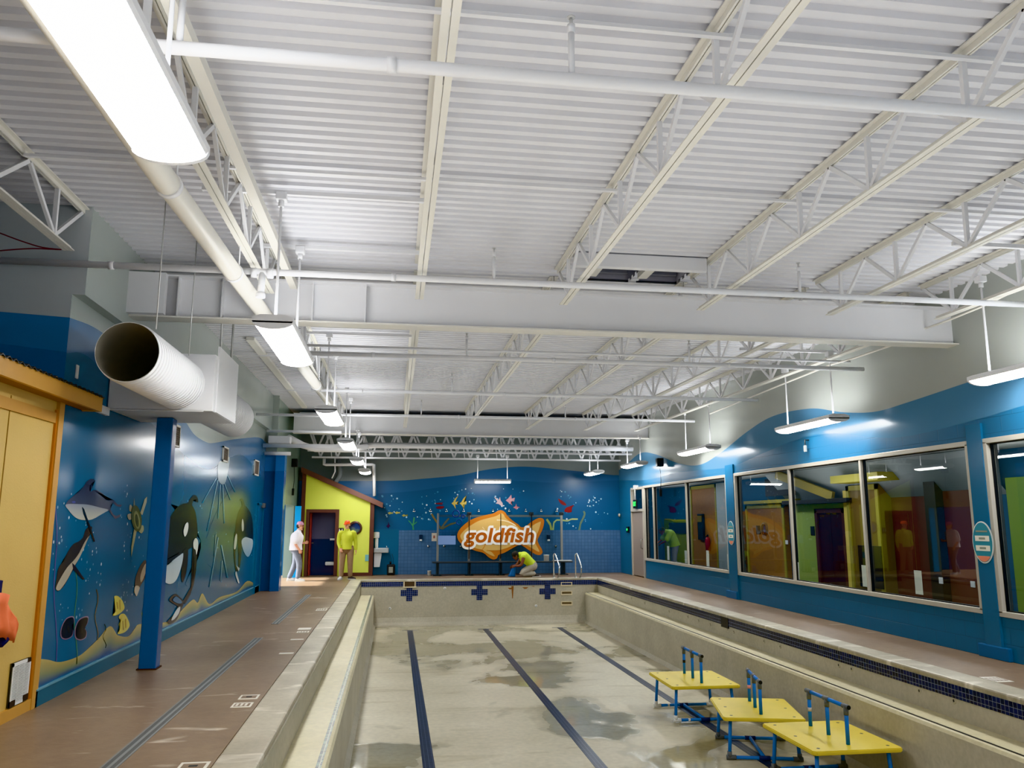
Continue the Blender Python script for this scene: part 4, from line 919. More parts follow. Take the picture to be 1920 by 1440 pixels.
# white grille on hut
t = thing('vent_grille', 'white slatted vent grille with torn dark corners low on the yellow hut', 'vent', (XL, 7.95, .1))
y0, y1, zg0, zg1 = 7.78, 8.135, .11, .475
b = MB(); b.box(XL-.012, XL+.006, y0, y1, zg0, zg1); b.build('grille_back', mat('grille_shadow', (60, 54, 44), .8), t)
b = MB(); f = .022
b.box(XL, XL+.014, y0, y0+f, zg0, zg1); b.box(XL, XL+.014, y1-f, y1, zg0, zg1); b.box(XL, XL+.014, y0, y1, zg1-f*1.4, zg1); b.box(XL, XL+.014, y0, y1, zg0, zg0+f)
for q in (.36, .67): b.box(XL, XL+.013, y0+(y1-y0)*q-.006, y0+(y1-y0)*q+.006, zg0, zg1)
for k in range(24): zz = zg0+.03+(zg1-zg0-.07)*k/23; b.bar((XL+.008, y0, zz), (XL+.008, y1, zz), .010, .0075)
b.build('grille_slats', WHITEP, t)
for (ta, tb_, tc_, td) in ((y0, y0+.10, zg0, zg0+.05), (y1-.1, y1, zg0, zg0+.055), (y1-.075, y1-.005, zg1-.035, zg1)):
    b = MB(); b.box(XL, XL+.016, ta, tb_, tc_, td); b.build('torn_corner', mat('torn_brown', (50, 36, 26), .9), t)

# orange vest hanging on hut
def cloth(name, outline, x, mats, parent, folds=.03, seed=1, mi=0):
    rnd = random.Random(seed); b = MB(); pts = [at(*p, x=x) for p in outline]
    c = sum(pts, Vector())/len(pts)
    bm = bmesh.new(); vs = [bm.verts.new(p) for p in pts]; f_ = bm.faces.new(vs); bmesh.ops.triangulate(bm, faces=[f_])
    bmesh.ops.subdivide_edges(bm, edges=bm.edges[:], cuts=3, use_grid_fill=True)
    for v in bm.verts: v.co.x += folds*(math.sin(v.co.y*38+v.co.z*6+seed)+.6*math.sin(v.co.z*22+seed*2))
    b.add_bm(bm, 0, (1, 1, 1), True); o = b.build(name, mats, parent)
    md = o.modifiers.new('thick', 'SOLIDIFY'); md.thickness = .012
    return o
t = thing('safety_vest', 'orange safety vest and navy garment hanging on the yellow hut', 'vest', (-3.15, 7.1, 1.2))
cloth('orange_cloth', [(-60, 1110), (5, 1112), (16, 1118), (21, 1132), (26, 1160), (32, 1195), (31, 1205), (5, 1195), (-10, 1200), (-60, 1190)], XL+.11, mat('orange_vest', (240, 132, 92), .7, noise=.1), t, .02, 1)
cloth('navy_cloth', [(-60, 1080), (0, 1088), (4, 1096), (5, 1112), (2, 1140), (8, 1190), (12, 1198), (3, 1214), (-60, 1214)], XL+.07, mat('navy_cloth', (22, 24, 78), .8), t, .015, 3)
b = MB(); b.cyl((XL, 6.95, 1.28), (XL+.12, 6.95, 1.26), .012, 8); b.build('coat_hook', STEEL, t)

# ------------------------------------------------------------------ lime hut at the far end
YH = 26.0
LIME, BRN = mat('lime_paint', (206, 214, 96), .5, noise=.04, scale=3, bump=.06, bscale=50), mat('brown_trim', (92, 58, 50), .5, noise=.08)
def H(px, py): return at(px, py, y=YH)
t = thing('lime_hut', 'lime green hut front with brown trim and a sloping brown roof edge', 'hut', (-1.85, YH, 0))
xl, xr = H(568, 1000).x, H(697, 1000).x; zl, zr = H(568, 880).z, H(697, 938).z
xd0, xd1, zdr = H(579, 1000).x, H(628, 1000).x, H(600, 961).z
b = MB()
def quadwall(x0, x1, z0f, z1f):
    for (xa, xb) in ((x0, x1),):
        b.face([(xa, YH, z0f(xa)), (xb, YH, z0f(xb)), (xb, YH, z1f(xb)), (xa, YH, z1f(xa))]); b.face([(xa, YH+.1, z0f(xa)), (xb, YH+.1, z0f(xb)), (xb, YH+.1, z1f(xb)), (xa, YH+.1, z1f(xa))])
top = lambda x: zl + (zr-zl)*(x-xl)/(xr-xl)
quadwall(xl, xd0, lambda x: 0, top); quadwall(xd0, xd1, lambda x: zdr, top); quadwall(xd1, xr, lambda x: 0, top)
b.face([(xd0, YH, 0), (xd0, YH+.1, 0), (xd0, YH+.1, zdr), (xd0, YH, zdr)]); b.face([(xr, YH, 0), (xr, YF, 0), (xr, YF, zr), (xr, YH, zr)])
b.build('hut_wall', LIME, t, recalc=False)
b = MB()
b.box(xl-.09, xl+.03, YH-.03, YH+.12, 0, zl); b.box(xr-.07, xr+.06, YH-.03, YH+.12, 0, zr-.02); b.box(xd1+.2, xr, YH-.025, YH, 0, .10)
b.build('corner_trim', BRN, t)
b = MB(); b.box(xd0-.10, xd0, YH-.04, YH+.12, 0, zdr+.1); b.box(xd1, xd1+.11, YH-.04, YH+.12, 0, zdr+.1); b.box(xd0, xd1, YH-.04, YH+.12, zdr, zdr+.1); b.build('door_frame', BRN, t)
b = MB(); xe = H(718, 950).x; ze = top(xe)
b.prism([(xl-.12, zl-.10), (xe, ze-.10), (xe, ze+.07), (xl-.12, zl+.07)], YH-.10, YH-.02, 'y'); b.build('roof_fascia', mat('brown_fascia', (104, 72, 62), .45), t)
b = MB(); b.prism([(xl-.12, zl+.0), (xe, ze+.0), (xe, ze+.07), (xl-.12, zl+.07)], YH-.02, YF, 'y'); b.build('hut_roof', BRN, t)
b = MB(); b.box(xd0+.01, xd0+.05, YH+.10, YH+.44, .02, zdr-.02); o = b.build('door_leaf', mat('dark_red_door', (150, 60, 52), .4), t)
b2 = MB(); b2.cyl((xd0+.05, YH+.36, 1.0), (xd0+.12, YH+.36, 1.0), .02, 8); b2.build('door_handle', STEEL, o)
# room behind the doorway
b = MB(); b.face([(xd0-.3, YF-.02, 0), (xd1+.6, YF-.02, 0), (xd1+.6, YF-.02, 1.12), (xd0-.3, YF-.02, 1.12)]); b.face([(xd0-.3, YF-.02, 1.12), (xd1+.6, YF-.02, 1.12), (xd1+.6, YF-.02, 2.3), (xd0-.3, YF-.02, 2.3)], 1)
b.build('room_wall', [mat('navy_glaze', (24, 44, 82), .15), mat('slate_wall', (96, 98, 122), .5)], t, recalc=False)
b = MB(); b.box(xd0+.5, xd0+.85, YF-.12, YF-.05, .30, .42, bev=.03); b.box(xd0+.62, xd0+.78, YF-.1, YF-.05, 1.08, 1.14); tag(b.build('washbasin', WHITEP), 'pale fixture glinting inside the dark doorway of the lime hut', 'basin')
# porthole
p = H(666, 990)
t = thing('porthole_window', 'round porthole with a dark ring on the lime hut behind the standing man', 'porthole', p)
b = MB(); b.lathe([(.155, -.05), (.20, -.06), (.215, -.03), (.215, 0)], p, 32, axis='y'); b.build('porthole_ring', mat('bronze_ring', (84, 62, 56), .35, .3), t)
b = MB(); b.lathe([(0, -.02), (.156, -.02)], p, 32, axis='y'); b.build('porthole_glass', mat('porthole_mirror', (120, 136, 190), .08, .8), t)
p = H(639, 996)
t = thing('restroom_sign', 'black restroom sign with two white figures beside the lime hut door', 'sign', p)
b = MB(); b.box(p.x-.09, p.x+.09, YH-.02, YH, p.z-.10, p.z+.10); b.build('sign_plate', DARK, t)
b = MB()
for dx in (-.04, .04): b.ell((p.x+dx, YH-.022, p.z+.06), (.014, .004, .014), 6); b.box(p.x+dx-.018, p.x+dx+.018, YH-.024, YH-.02, p.z-.04, p.z+.04)
b.build('sign_figure', WHITEP, t)
p = H(690, 1046); b = MB(); b.box(p.x-.09, p.x+.09, YH-.02, YH, p.z-.1, p.z+.1, bev=.004); tag(b.build('wall_notice', mat('pale_blue_notice', (120, 176, 180), .5)), 'small pale blue square notice low on the lime hut', 'notice')
# speakers
def speaker(p, yaw, label):
    t = thing('wall_speaker', label, 'speaker', p, 'black wall speakers')
    b = MB(); b.bevbox(p.x, p.y, p.z, .19, .17, .24, .02); b.build('speaker_cabinet', DARK, t)
    b = MB(); b.tube([p+Vector((0, 0, -.1)), p+Vector((.02, 0, -.5)), p+Vector((.0, 0, -.75))], .008, 6); b.build('speaker_cable', DARK, t)
    b = MB(); b.bevbox(p.x, p.y, p.z-.85, .07, .06, .2, .01); b.build('cable_box', DARK, t)
speaker(at(552, 868, y=24.4), 0, 'black speaker with a dangling cable high beside the lime hut')
speaker(at(1237, 867, x=XR-.16), 0, 'black speaker with a short cable on the window wall near the far corner')

# ------------------------------------------------------------------ far wall fittings
def F(px, py): return at(px, py, y=YF-.03)
p = F(706, 1008); b = MB(); b.box(p.x-.10, p.x+.09, YF-.16, YF-.02, p.z-.02, p.z+.18, bev=.03); b.box(p.x-.04, p.x+.06, YF-.13, YF-.02, p.z-.35, p.z-.02, bev=.02); tag(b.build('towel_dispenser', WHITEP), 'white dispenser on the teal wall above the drinking fountain', 'dispenser')
t = thing('drinking_fountain', 'grey-white wall drinking fountain beside the lime hut corner', 'drinking fountain', F(715, 1060))
a, c = F(698, 1027), F(728, 1062); yf0 = YF-.42; a.x = max(a.x, xr+.09)
b = MB(); b.prism([(a.x, c.z), (a.x+.18, c.z), (c.x-.22, a.z-.22), (c.x-.22, a.z-.02), (a.x, a.z-.02)], yf0+.06, YF-.03, 'y'); b.build('fountain_body', mat('fountain_grey', (204, 206, 208), .35), t)
b = MB(); b.box(a.x-.02, c.x, yf0, YF-.03, a.z-.15, a.z, bev=.02); b.build('fountain_bowl', mat('fountain_top', (176, 180, 182), .3, .3), t)
b = MB(); b.cyl((c.x-.06, yf0+.1, a.z), (c.x-.06, yf0+.1, a.z+.06), .015, 8); b.build('fountain_spout', CHROME, t)
p = F(733, 1072); t = thing('sprayer_jug', 'black jug sprayer with a pale label standing on the deck by the teal wall', 'sprayer', (p.x, 26.2, 0))
b = MB(); b.bevbox(p.x, 26.2, .17, .26, .2, .34, .04); b.cyl((p.x-.02, 26.2, .33), (p.x-.02, 26.2, .42), .03, 10); b.build('jug_body', DARK, t)
b = MB(); b.box(p.x-.07, p.x+.06, 26.09, 26.10, .08, .26); b.build('jug_label', mat('dull_label', (150, 152, 140), .6), t)
b = MB(); b.tube([(p.x+.06, 26.2, .33), (p.x+.07, 26.2, .5), (p.x+.02, 26.2, .66)], .008, 6); b.build('spray_wand', DARK, t)
for i, px in enumerate((776, 807, 837, 869, 897, 924, 954, 985, 1014, 1043)):
    p = F(px, 957); t = thing('shower_fitting', f'chrome shower head above the tiles, {(ordn+["eighth", "ninth", "tenth"])[i]} from the lime hut', 'shower head', p, 'row of shower heads on the far wall')
    b = MB(); b.lathe([(0, -.03), (.05, -.03), (.06, 0), (.04, .02), (.02, .04)], (p.x, YF-.12, p.z-.03), 14); b.build('shower_rose', CHROME, t)
    b = MB(); b.tube([(p.x, YF, p.z+.06), (p.x, YF-.09, p.z+.05), (p.x, YF-.12, p.z)], .016, 8); b.build('shower_arm', CHROME, t)
for px, nm in ((789, 'nearest the notice board'), (848, 'behind the clear board'), (1028, 'to the side of the fish tail')):
    p = F(px, 1008); t = thing('soap_dispenser', 'dark soap dispenser on the tiles, '+nm, 'dispenser', p, 'soap dispensers on the tiles')
    b = MB(); b.box(p.x-.055, p.x+.055, YF-.12, YF-.03, p.z-.06, p.z+.09, bev=.015); b.build('dispenser_body', mat('dispenser_navy', (24, 40, 66), .3), t)
    b = MB(); b.box(p.x-.04, p.x+.04, YF-.13, YF-.03, p.z-.11, p.z-.055, bev=.012); b.build('dispenser_nozzle', WHITEP, t)
for px, nm in ((803, 'first from the hut'), (833, 'second from the hut'), (864, 'third from the hut'), (893, 'fourth from the hut, under the fish nose'), (1042, 'beyond the fish tail')):
    p = F(px, 1024); b = MB(); b.lathe([(0, -.06), (.03, -.06), (.045, -.03), (.05, 0)], (p.x, YF-.03, p.z), 14, axis='y'); b.box(p.x-.012, p.x+.012, YF-.13, YF-.08, p.z-.02, p.z+.04)
    tag(b.build('shower_valve', CHROME), 'small chrome valve on the tiles, '+nm, 'valve', 'shower valves on the tiles')
p = F(814, 1007); t = thing('notice_board', 'small cream notice on the tiles left clear beside the glass screen', 'notice', p)
t['label'] = 'small cream framed notice on the tiles beside the glass screen'
b = MB(); b.box(p.x-.08, p.x+.08, YF-.045, YF-.03, p.z-.13, p.z+.13); b.build('notice_sheet', mat('notice_cream', (214, 204, 190), .5), t)
b = MB(); b.box(p.x-.03, p.x+.03, YF-.048, YF-.044, p.z-.04, p.z+.05); b.build('notice_picture', mat('notice_red', (168, 110, 96), .5), t)

# ------------------------------------------------------------------ bench and glass screen
YB = 25.75
def B(px, py): return at(px, py, y=YB)
xb0, xb1 = B(810, 1052).x, B(1072, 1052).x; zb = .43
t = thing('bench', 'long dark grey bench on pedestal legs along the far wall', 'bench', ((xb0+xb1)/2, YB, 0))
b = MB(); b.box(xb0, xb1, YB-.2, YB+.2, zb-.045, zb, bev=.02); b.build('seat', mat('bench_slate', (58, 64, 68), .4), t)
for px in (820, 879.5, 938, 1056):
    x = B(px, 1060).x
    b = MB(); b.box(x-.04, x-.005, YB-.1, YB+.1, .02, zb-.045); b.box(x+.015, x+.05, YB-.1, YB+.1, .02, zb-.045); b.box(x-.13, x+.13, YB-.16, YB+.16, 0, .025, bev=.006); b.build('leg', DARKG, t)
x = B(997, 1060).x; b = MB(); b.box(x-.05, x+.05, YB-.1, YB+.1, 0, zb-.045); b.build('leg', DARKG, t)
t = thing('glass_screen', 'clear glass screen on grey posts standing behind the bench', 'glass screen', ((xb0+xb1)/2, 26.0, 0))
YG = 26.0
def G(px, py): return at(px, py, y=YG)
zt = G(940, 966).z
for px in (821, 879.5, 1053):
    x = G(px, 1000).x; b = MB(); b.box(x-.035, x+.035, YG-.02, YG+.05, 0, zt+.06); b.build('screen_post', STEEL, t)
for px in (938, 997):
    x = G(px, 1000).x; b = MB(); b.box(x-.03, x+.03, YG+.01, YG+.05, 0, .75); b.build('screen_post', STEEL, t)
xs = [G(px, 1000).x for px in (821, 879.5, 938.5, 996.5, 1053)]
b = MB(); b.box(xs[0], xs[-1], YG+.0, YG+.05, zt-.06, zt+.01); b.build('top_rail', mat('rail_grey', (104, 112, 114), .4, .3), t)
for x0, x1 in zip(xs, xs[1:]):
    b = MB(); b.box(x0+.01, x1-.01, YG-.006, YG+.006, .47, zt+.03); b.build('glass_pane', GLASSC, t)
b = MB()
for x in xs[1:-1]: b.box(x-.012, x+.012, YG-.05, YG+.01, .5, zt+.05)
b.build('pane_seam', mat('dark_seam', (40, 24, 22), .5), t)
for x in (xs[1], xs[3], xs[4]):
    b = MB(); b.box(x-.07, x+.07, YG-.03, YG+.06, zt+.0, zt+.10, bev=.01); b.build('post_bracket', DARKG, t)
# clear board with blue rings
p, q = G(822, 960), G(854, 1021); t = thing('clear_board', 'clear bluish plastic board leaning in the first bay of the glass screen', 'board', (p.x, YG-.1, .9))
b = MB(); b.box(p.x, q.x, YG-.06, YG-.055, q.z, p.z); b.build('board_sheet', glass_mat('bluish_sheet', (.86, .92, 1.0), .05), t)
b = MB(); b.box(p.x, q.x, YG-.064, YG-.052, q.z, q.z+.28); b.build('board_film', mat('pale_blue_film', (128, 156, 206), .4), t)
RINGB = mat('deep_blue_ring', (6, 48, 120), .35)
for (px, py, r, nm) in ((854.5, 963.5, .105, 'largest of the three blue rings above the fish nose'), (868, 968.5, .055, 'smallest blue ring next to the largest one'), (860.5, 979, .085, 'lower blue ring under the largest one')):
    p = G(px, py); b = MB(); n = 28
    ring = [(p.x+r*math.cos(2*PI*k/n), YG-.075, p.z+r*math.sin(2*PI*k/n)) for k in range(n+1)]
    b.tube(ring, .02, 8, caps=False)
    tag(b.build('blue_ring', RINGB), 'decal ring, '+nm, 'ring', 'blue bubble rings on the glass')

# fish sign
zs_ = lambda pts: Z(780, 940, 6, pts)
YS = YG-.02
def flat(name, pts, y, thick, m_, parent, smooth=True, n=4):
    pp = smooth_pts(pts, n) if smooth else pts
    w = [at(px, py, y=YG) for px, py in pp]
    b = MB(); bm = bmesh.new(); vs = [bm.verts.new((v.x, y, v.z)) for v in w]; f_ = bm.faces.new(vs)
    r = bmesh.ops.extrude_face_region(bm, geom=[f_]); bmesh.ops.translate(bm, vec=(0, thick, 0), verts=[g for g in r['geom'] if isinstance(g, bmesh.types.BMVert)])
    bmesh.ops.triangulate(bm, faces=bm.faces[:]); b.add_bm(bm); return b.build(name, m_, parent)
t = thing('fish_sign', 'big orange fish-shaped sign reading goldfish on the glass screen', 'sign', at(940, 1005, y=YG))
EM = dict(rough=.45)
flat('fish_border', zs_([(462, 390), (480, 330), (540, 262), (640, 197), (780, 155), (870, 135), (920, 107), (958, 100), (1000, 122), (1030, 165), (1090, 220), (1150, 260), (1180, 290), (1230, 282), (1290, 235), (1350, 200), (1395, 186), (1432, 200), (1440, 240), (1420, 320), (1380, 400), (1366, 440), (1385, 490), (1415, 540), (1420, 580), (1390, 604), (1340, 594), (1270, 550), (1205, 505), (1160, 490), (1080, 530), (990, 580), (930, 600), (910, 640), (870, 655), (820, 632), (760, 582), (680, 560), (600, 530), (530, 492), (480, 445)]), YS-.008, .008, mat('sign_orange', (180, 110, 36), .45), t)
TAN = mat('sign_tan', (204, 168, 102), .45)
flat('fish_body', zs_([(498, 398), (520, 350), (590, 288), (700, 222), (820, 187), (900, 165), (958, 135), (985, 150), (1010, 190), (1090, 252), (1150, 290), (1185, 335), (1245, 320), (1320, 265), (1385, 232), (1402, 236), (1380, 320), (1345, 400), (1330, 440), (1350, 490), (1385, 555), (1370, 565), (1290, 520), (1190, 465), (1130, 470), (1060, 508), (960, 543), (880, 552), (790, 548), (700, 535), (610, 505), (540, 465)]), YS-.014, .005, TAN, t)
flat('fish_fin', zs_([(748, 540), (800, 552), (850, 570), (885, 615), (868, 616), (830, 600), (780, 572)]), YS-.015, .005, TAN, t)
b = MB()
def stroke(pts, w, y):
    W = [at(*p_, y=YG) for p_ in smooth_pts(zs_(pts), 4, False)]
    for i, (p_, q_) in enumerate(zip(W, W[1:])):
        d = (q_-p_).normalized(); n = Vector((-d.z, 0, d.x))*w/2; p_.y = q_.y = y; b.face([p_+n, q_+n, q_-n, p_-n])
stroke([(780, 460), (772, 500), (745, 540)], .03, YS-.0205); stroke([(800, 550), (850, 562), (885, 590)], .02, YS-.0205)
b.build('fish_line', mat('sign_orange_line', (196, 118, 24), .45), t, recalc=False)
b = MB(); stroke([(908, 210), (980, 215), (1060, 238), (1120, 272)], .035, YS-.0205); stroke([(748, 290), (758, 305), (772, 318)], .03, YS-.0205); b.build('fish_highlight', mat('sign_cream', (240, 226, 190), .4), t, recalc=False)
def text_obj(body, name, m_, parent, x0, x1, z0, zasc, y, offset, shear=.18, grow=0, refl=False):
    cu = bpy.data.curves.new(name, 'FONT'); cu.body = body; cu.size = 1; cu.shear = shear; cu.offset = offset; cu.extrude = .0012; cu.fill_mode = 'BOTH'; cu.space_character = 1.06
    o = bpy.data.objects.new(name+'_tmp', cu); C.objects.link(o)
    dg = bpy.context.evaluated_depsgraph_get(); me = bpy.data.meshes.new_from_object(o.evaluated_get(dg)); bpy.data.objects.remove(o)
    xs_ = [v.co.x for v in me.vertices]; a_, b_ = min(xs_), max(xs_); ztop = max(v.co.y for v in me.vertices)
    sx = (x1-x0)/(b_-a_); sz = (zasc-z0)/ztop
    for v in me.vertices:
        X_, Y_, Z_ = v.co; v.co = (x0+(X_-a_)*sx, y-Z_*.6, z0+Y_*sz)
    me.materials.clear(); me.materials.append(m_); me.update()
    q_ = bpy.data.objects.new(name, me); C.objects.link(q_)
    if parent is not None: q_.parent = parent; q_.matrix_parent_inverse = Matrix.Translation(-parent.location)
    return q_
tx0, tx1 = at(869.5, 1005, y=YG).x, at(1001, 1005, y=YG).x; tz0, tz1 = at(940, 1016, y=YG).z, at(940, 989.5, y=YG).z
lt = text_obj('goldfish', 'lettering', mat('sign_letter_orange', (170, 88, 20), .45), t, tx0, tx1, tz0, tz1, YS-.026, .030)
ow = .075; b = MB(); me = lt.data; cnt = {}
front = [p_ for p_ in me.polygons if all(abs(me.vertices[v_].co.y-min(v.co.y for v in me.vertices)) < 1e-5 for v_ in p_.vertices)]
for p_ in front:
    vs_ = list(p_.vertices)
    for a_, c_ in zip(vs_, vs_[1:]+vs_[:1]): cnt[frozenset((a_, c_))] = cnt.get(frozenset((a_, c_)), 0)+1
yy = YS-.0215
for p_ in front: b.face([(me.vertices[v_].co.x, yy, me.vertices[v_].co.z) for v_ in p_.vertices])
key = {}
for e_, n_ in cnt.items():
    if n_ != 1 or len(e_) != 2: continue
    a_, c_ = [Vector((me.vertices[v_].co.x, 0, me.vertices[v_].co.z)) for v_ in e_]; d_ = c_-a_
    if d_.length < 1e-6: continue
    nn = Vector((-d_.z, 0, d_.x)).normalized()*ow; yy -= 2e-6
    b.face([(v.x, yy, v.z) for v in (a_+nn, c_+nn, c_-nn, a_-nn)]); yy -= 2e-6
    b.face([(a_.x+ow*math.cos(2*PI*k/14), yy, a_.z+ow*math.sin(2*PI*k/14)) for k in range(14)])
b.build('lettering_outline', mat('sign_white', (236, 234, 230), .45), t, recalc=False)

# paint tins, handrails
def tin(p, r, h, label, m_, name='paint_tin'):
    t = thing(name, label, 'tin', p); b = MB(); b.lathe([(0, 0), (r, 0), (r, h), (r*1.05, h), (r*1.05, h+.01), (r*.94, h+.01), (r*.94, h-.02), (0, h-.02)], p, 20); b.build('tin_body', m_, t)
    b = MB(); b.tube([(p[0]+r*math.cos(a), p[1]-.0, p[2]+h*.8-.5*r*math.sin(a)) for a in [PI*k/8 for k in range(9)]], .004, 5); b.build('tin_handle', STEEL, t)
x = B(1024, 1047).x; tin((x, YB-.05, zb), .085, .18, 'white paint bucket standing on the bench', WHITEP, 'paint_bucket')
p = at(804, 1078, z=0); tin((p.x, p.y-.3, 0), .06, .14, 'small white paint tin on the deck in front of the bench', WHITEP)
b = MB(); x0 = B(1034, 1052).x; b.bevbox(x0+.35, YB, zb+.012, .62, .12, .02, .008); tag(b.build('paint_tray', WHITEP), 'flat pale strip lying along the end of the bench', 'tray')
for px, nm in ((1036.5, 'nearer the kneeling worker'), (1078.5, 'nearer the window wall')):
    base = at(px, 1083, z=0); x, y = base.x, PYF+.16
    t = thing('grab_rail', 'chrome pool grab rail bolted to the coping, '+nm, 'handrail', (x, y, 0), 'pair of chrome grab rails at the pool end')
    b = MB(); b.tube([(x, y, 0), (x, y, .66), (x+.005, y-.0, .70), (x+.03, y-.02, .72), (x+.06, y-.05, .66), (x+.12, y-.18, .40), (x+.13, y-.22, .34), (x+.12, y-.22, .14)], .021, 12); b.build('rail_tube', CHROME, t)
    b = MB(); b.lathe([(0, .03), (.03, .03), (.05, 0)], (x, y, 0), 14); b.cyl((x+.12, y-.22, .12), (x+.12, y-.22, .16), .03, 10); b.bar((x+.12, y-.22, .13), (x+.11, y-.05, .0), .03); b.build('rail_flange', STEEL, t)

# ------------------------------------------------------------------ windows
def window(n, y0, y1, mull, z0=ZS, z1=ZT):
    t = thing(f'window_{n}', '', 'window', (XR, (y0+y1)/2, z0)); del t['label']; del t['category']; t['kind'] = 'structure'
    b = MB(); fw = .055; xo, xi = XR-.025, XR+.09
    b.box(xo, xi, y0-fw*.6, y1+fw*.6, z0-fw*.8, z0+fw*.4, bev=.005); b.box(xo, xi, y0-fw*.6, y1+fw*.6, z1-fw*.4, z1+fw*.8, bev=.005)
    for y in (y0, y1): b.box(xo, xi, y-fw*.6, y+fw*.6, z0, z1, bev=.005)
    for y in mull: b.box(xo+.01, xi, y-fw*.5, y+fw*.5, z0, z1, bev=.005)
    b.build('window_frame', ALU, t)
    b = MB(); ed = [y0]+list(mull)+[y1]
    for a, c in zip(ed, ed[1:]):
        for y in (a+.032, c-.032): b.box(XR+.03, XR+.075, y-.012, y+.012, z0+.02, z1-.02)
        b.box(XR+.03, XR+.075, a+.03, c-.03, z0+.02, z0+.036); b.box(XR+.03, XR+.075, a+.03, c-.03, z1-.036, z1-.02)
    b.build('window_gasket', DARK, t)
    for a, c in zip(ed, ed[1:]):
        b = MB(); x = XR+.05; b.face([(x, a+.03, z0+.02), (x, c-.03, z0+.02), (x, c-.03, z1-.02), (x, a+.03, z1-.02)]); b.build('window_pane', GLASS, t)
    return t
window(1, 4.0, yA, [6.4])
window(2, yB0, yB1, [YR(1621, 985), YR(1484, 982)])
window(3, yC0, yC1, [YR(1288, 985), YR(1226, 983)])
# door at the far end of the window wall
t = thing('door_3', '', 'door', (XR, (yC1+yD1)/2, 0)); del t['label']; del t['category']; t['kind'] = 'structure'
b = MB(); fw = .06
for y in (yC1+.06, yD1-.0): b.box(XR-.04, XR+.1, y-fw/2, y+fw/2, 0, ZT)
b.box(XR-.04, XR+.1, yC1, yD1, ZT-.04, ZT+.03); b.box(XR-.05, XR+.1, yC1, yD1, 1.98, 2.06); b.build('door_frame', ALU, t)
b = MB(); b.box(XR+.0, XR+.04, yC1+.1, yD1-.04, .02, 1.98, bev=.008); dl = b.build('door_leaf', mat('door_taupe', (150, 138, 128), .4), t)
b = MB(); b.tube([(XR-.01, yC1+.22, .85), (XR-.07, yC1+.22, .88), (XR-.07, yC1+.22, 1.12), (XR-.01, yC1+.22, 1.15)], .016, 8); b.build('door_handle', STEEL, dl)
b = MB(); b.face([(XR+.04, yC1+.1, 2.06), (XR+.04, yD1-.03, 2.06), (XR+.04, yD1-.03, ZT-.04), (XR+.04, yC1+.1, ZT-.04)]); b.build('transom_pane', GLASS, t)
p = at(1191, 945, x=XR-.1); t = thing('exit_sign', 'green glowing EXIT sign hanging by the far door', 'sign', p)
b = MB(); b.box(XR-.12, XR-.08, p.y-.17, p.y+.17, p.z-.13, p.z+.13, bev=.008); b.build('sign_case', DARK, t)
o = text_obj('EXIT', 'sign_letters', mat('exit_green', (20, 210, 80), .4, emit=(20, 230, 90), estr=2.5), None, 0, .26, -.06, .07, 0, .02, 0)
o.location = (XR-.125, p.y+.13, p.z); o.rotation_euler = (0, 0, -PI/2); pl = o.location.copy(); o.parent = t; o.location = pl-p
b = MB(); b.cyl((XR-.1, p.y, p.z+.13), (XR-.1, p.y, p.z+.5), .015, 8); b.box(XR-.14, XR, p.y-.05, p.y+.05, p.z+.46, p.z+.58, bev=.01); b.build('sign_stem', WHITEP, t)
p = at(1162, 966, x=XR-.02); b = MB(); b.lathe([(0, -.05), (.05, -.045), (.06, 0)], p, 18, axis='x'); tag(b.build('wall_bell', mat('bell_beige', (190, 184, 166), .5)), 'small round beige alarm bell on the blue wall near the far corner', 'bell')
p = at(1178, 993, x=XR-.02); t = thing('alarm_button', 'small black box with a green lens beside the far door', 'alarm', p); b = MB(); b.box(XR-.06, XR, p.y-.1, p.y+.1, p.z-.1, p.z+.1, bev=.01); b.build('alarm_case', DARK, t); b = MB(); b.lathe([(0, -.075), (.035, -.07), (.04, -.055)], (XR, p.y, p.z), 12, axis='x'); b.build('alarm_lens', mat('alarm_green', (60, 230, 120), .4, emit=(40, 230, 100), estr=1.5), t)
p = at(1160, 991, x=XR-.02); b = MB(); b.tube([(XR-.03, p.y, p.z+.12), (XR-.06, p.y-.02, p.z), (XR-.03, p.y, p.z-.1)], .03, 8); tag(b.build('phone_handset', DARK), 'black handset hanging on the blue wall near the far corner', 'handset')
p = at(1512, 830, x=XR-.05); t = thing('ceiling_microphone', 'small grey sensor box on a short bracket below a window-side light', 'sensor', p)
b = MB(); b.tube([(XR, p.y, p.z+.05), (XR-.08, p.y, p.z+.05), (XR-.08, p.y, p.z-.06)], .014, 8); b.build('sensor_bracket', DARKG, t); b = MB(); b.box(XR-.10, XR-.06, p.y-.03, p.y+.03, p.z-.17, p.z-.05, bev=.006); b.build('sensor_box', mat('sensor_grey', (150, 152, 150), .5), t)
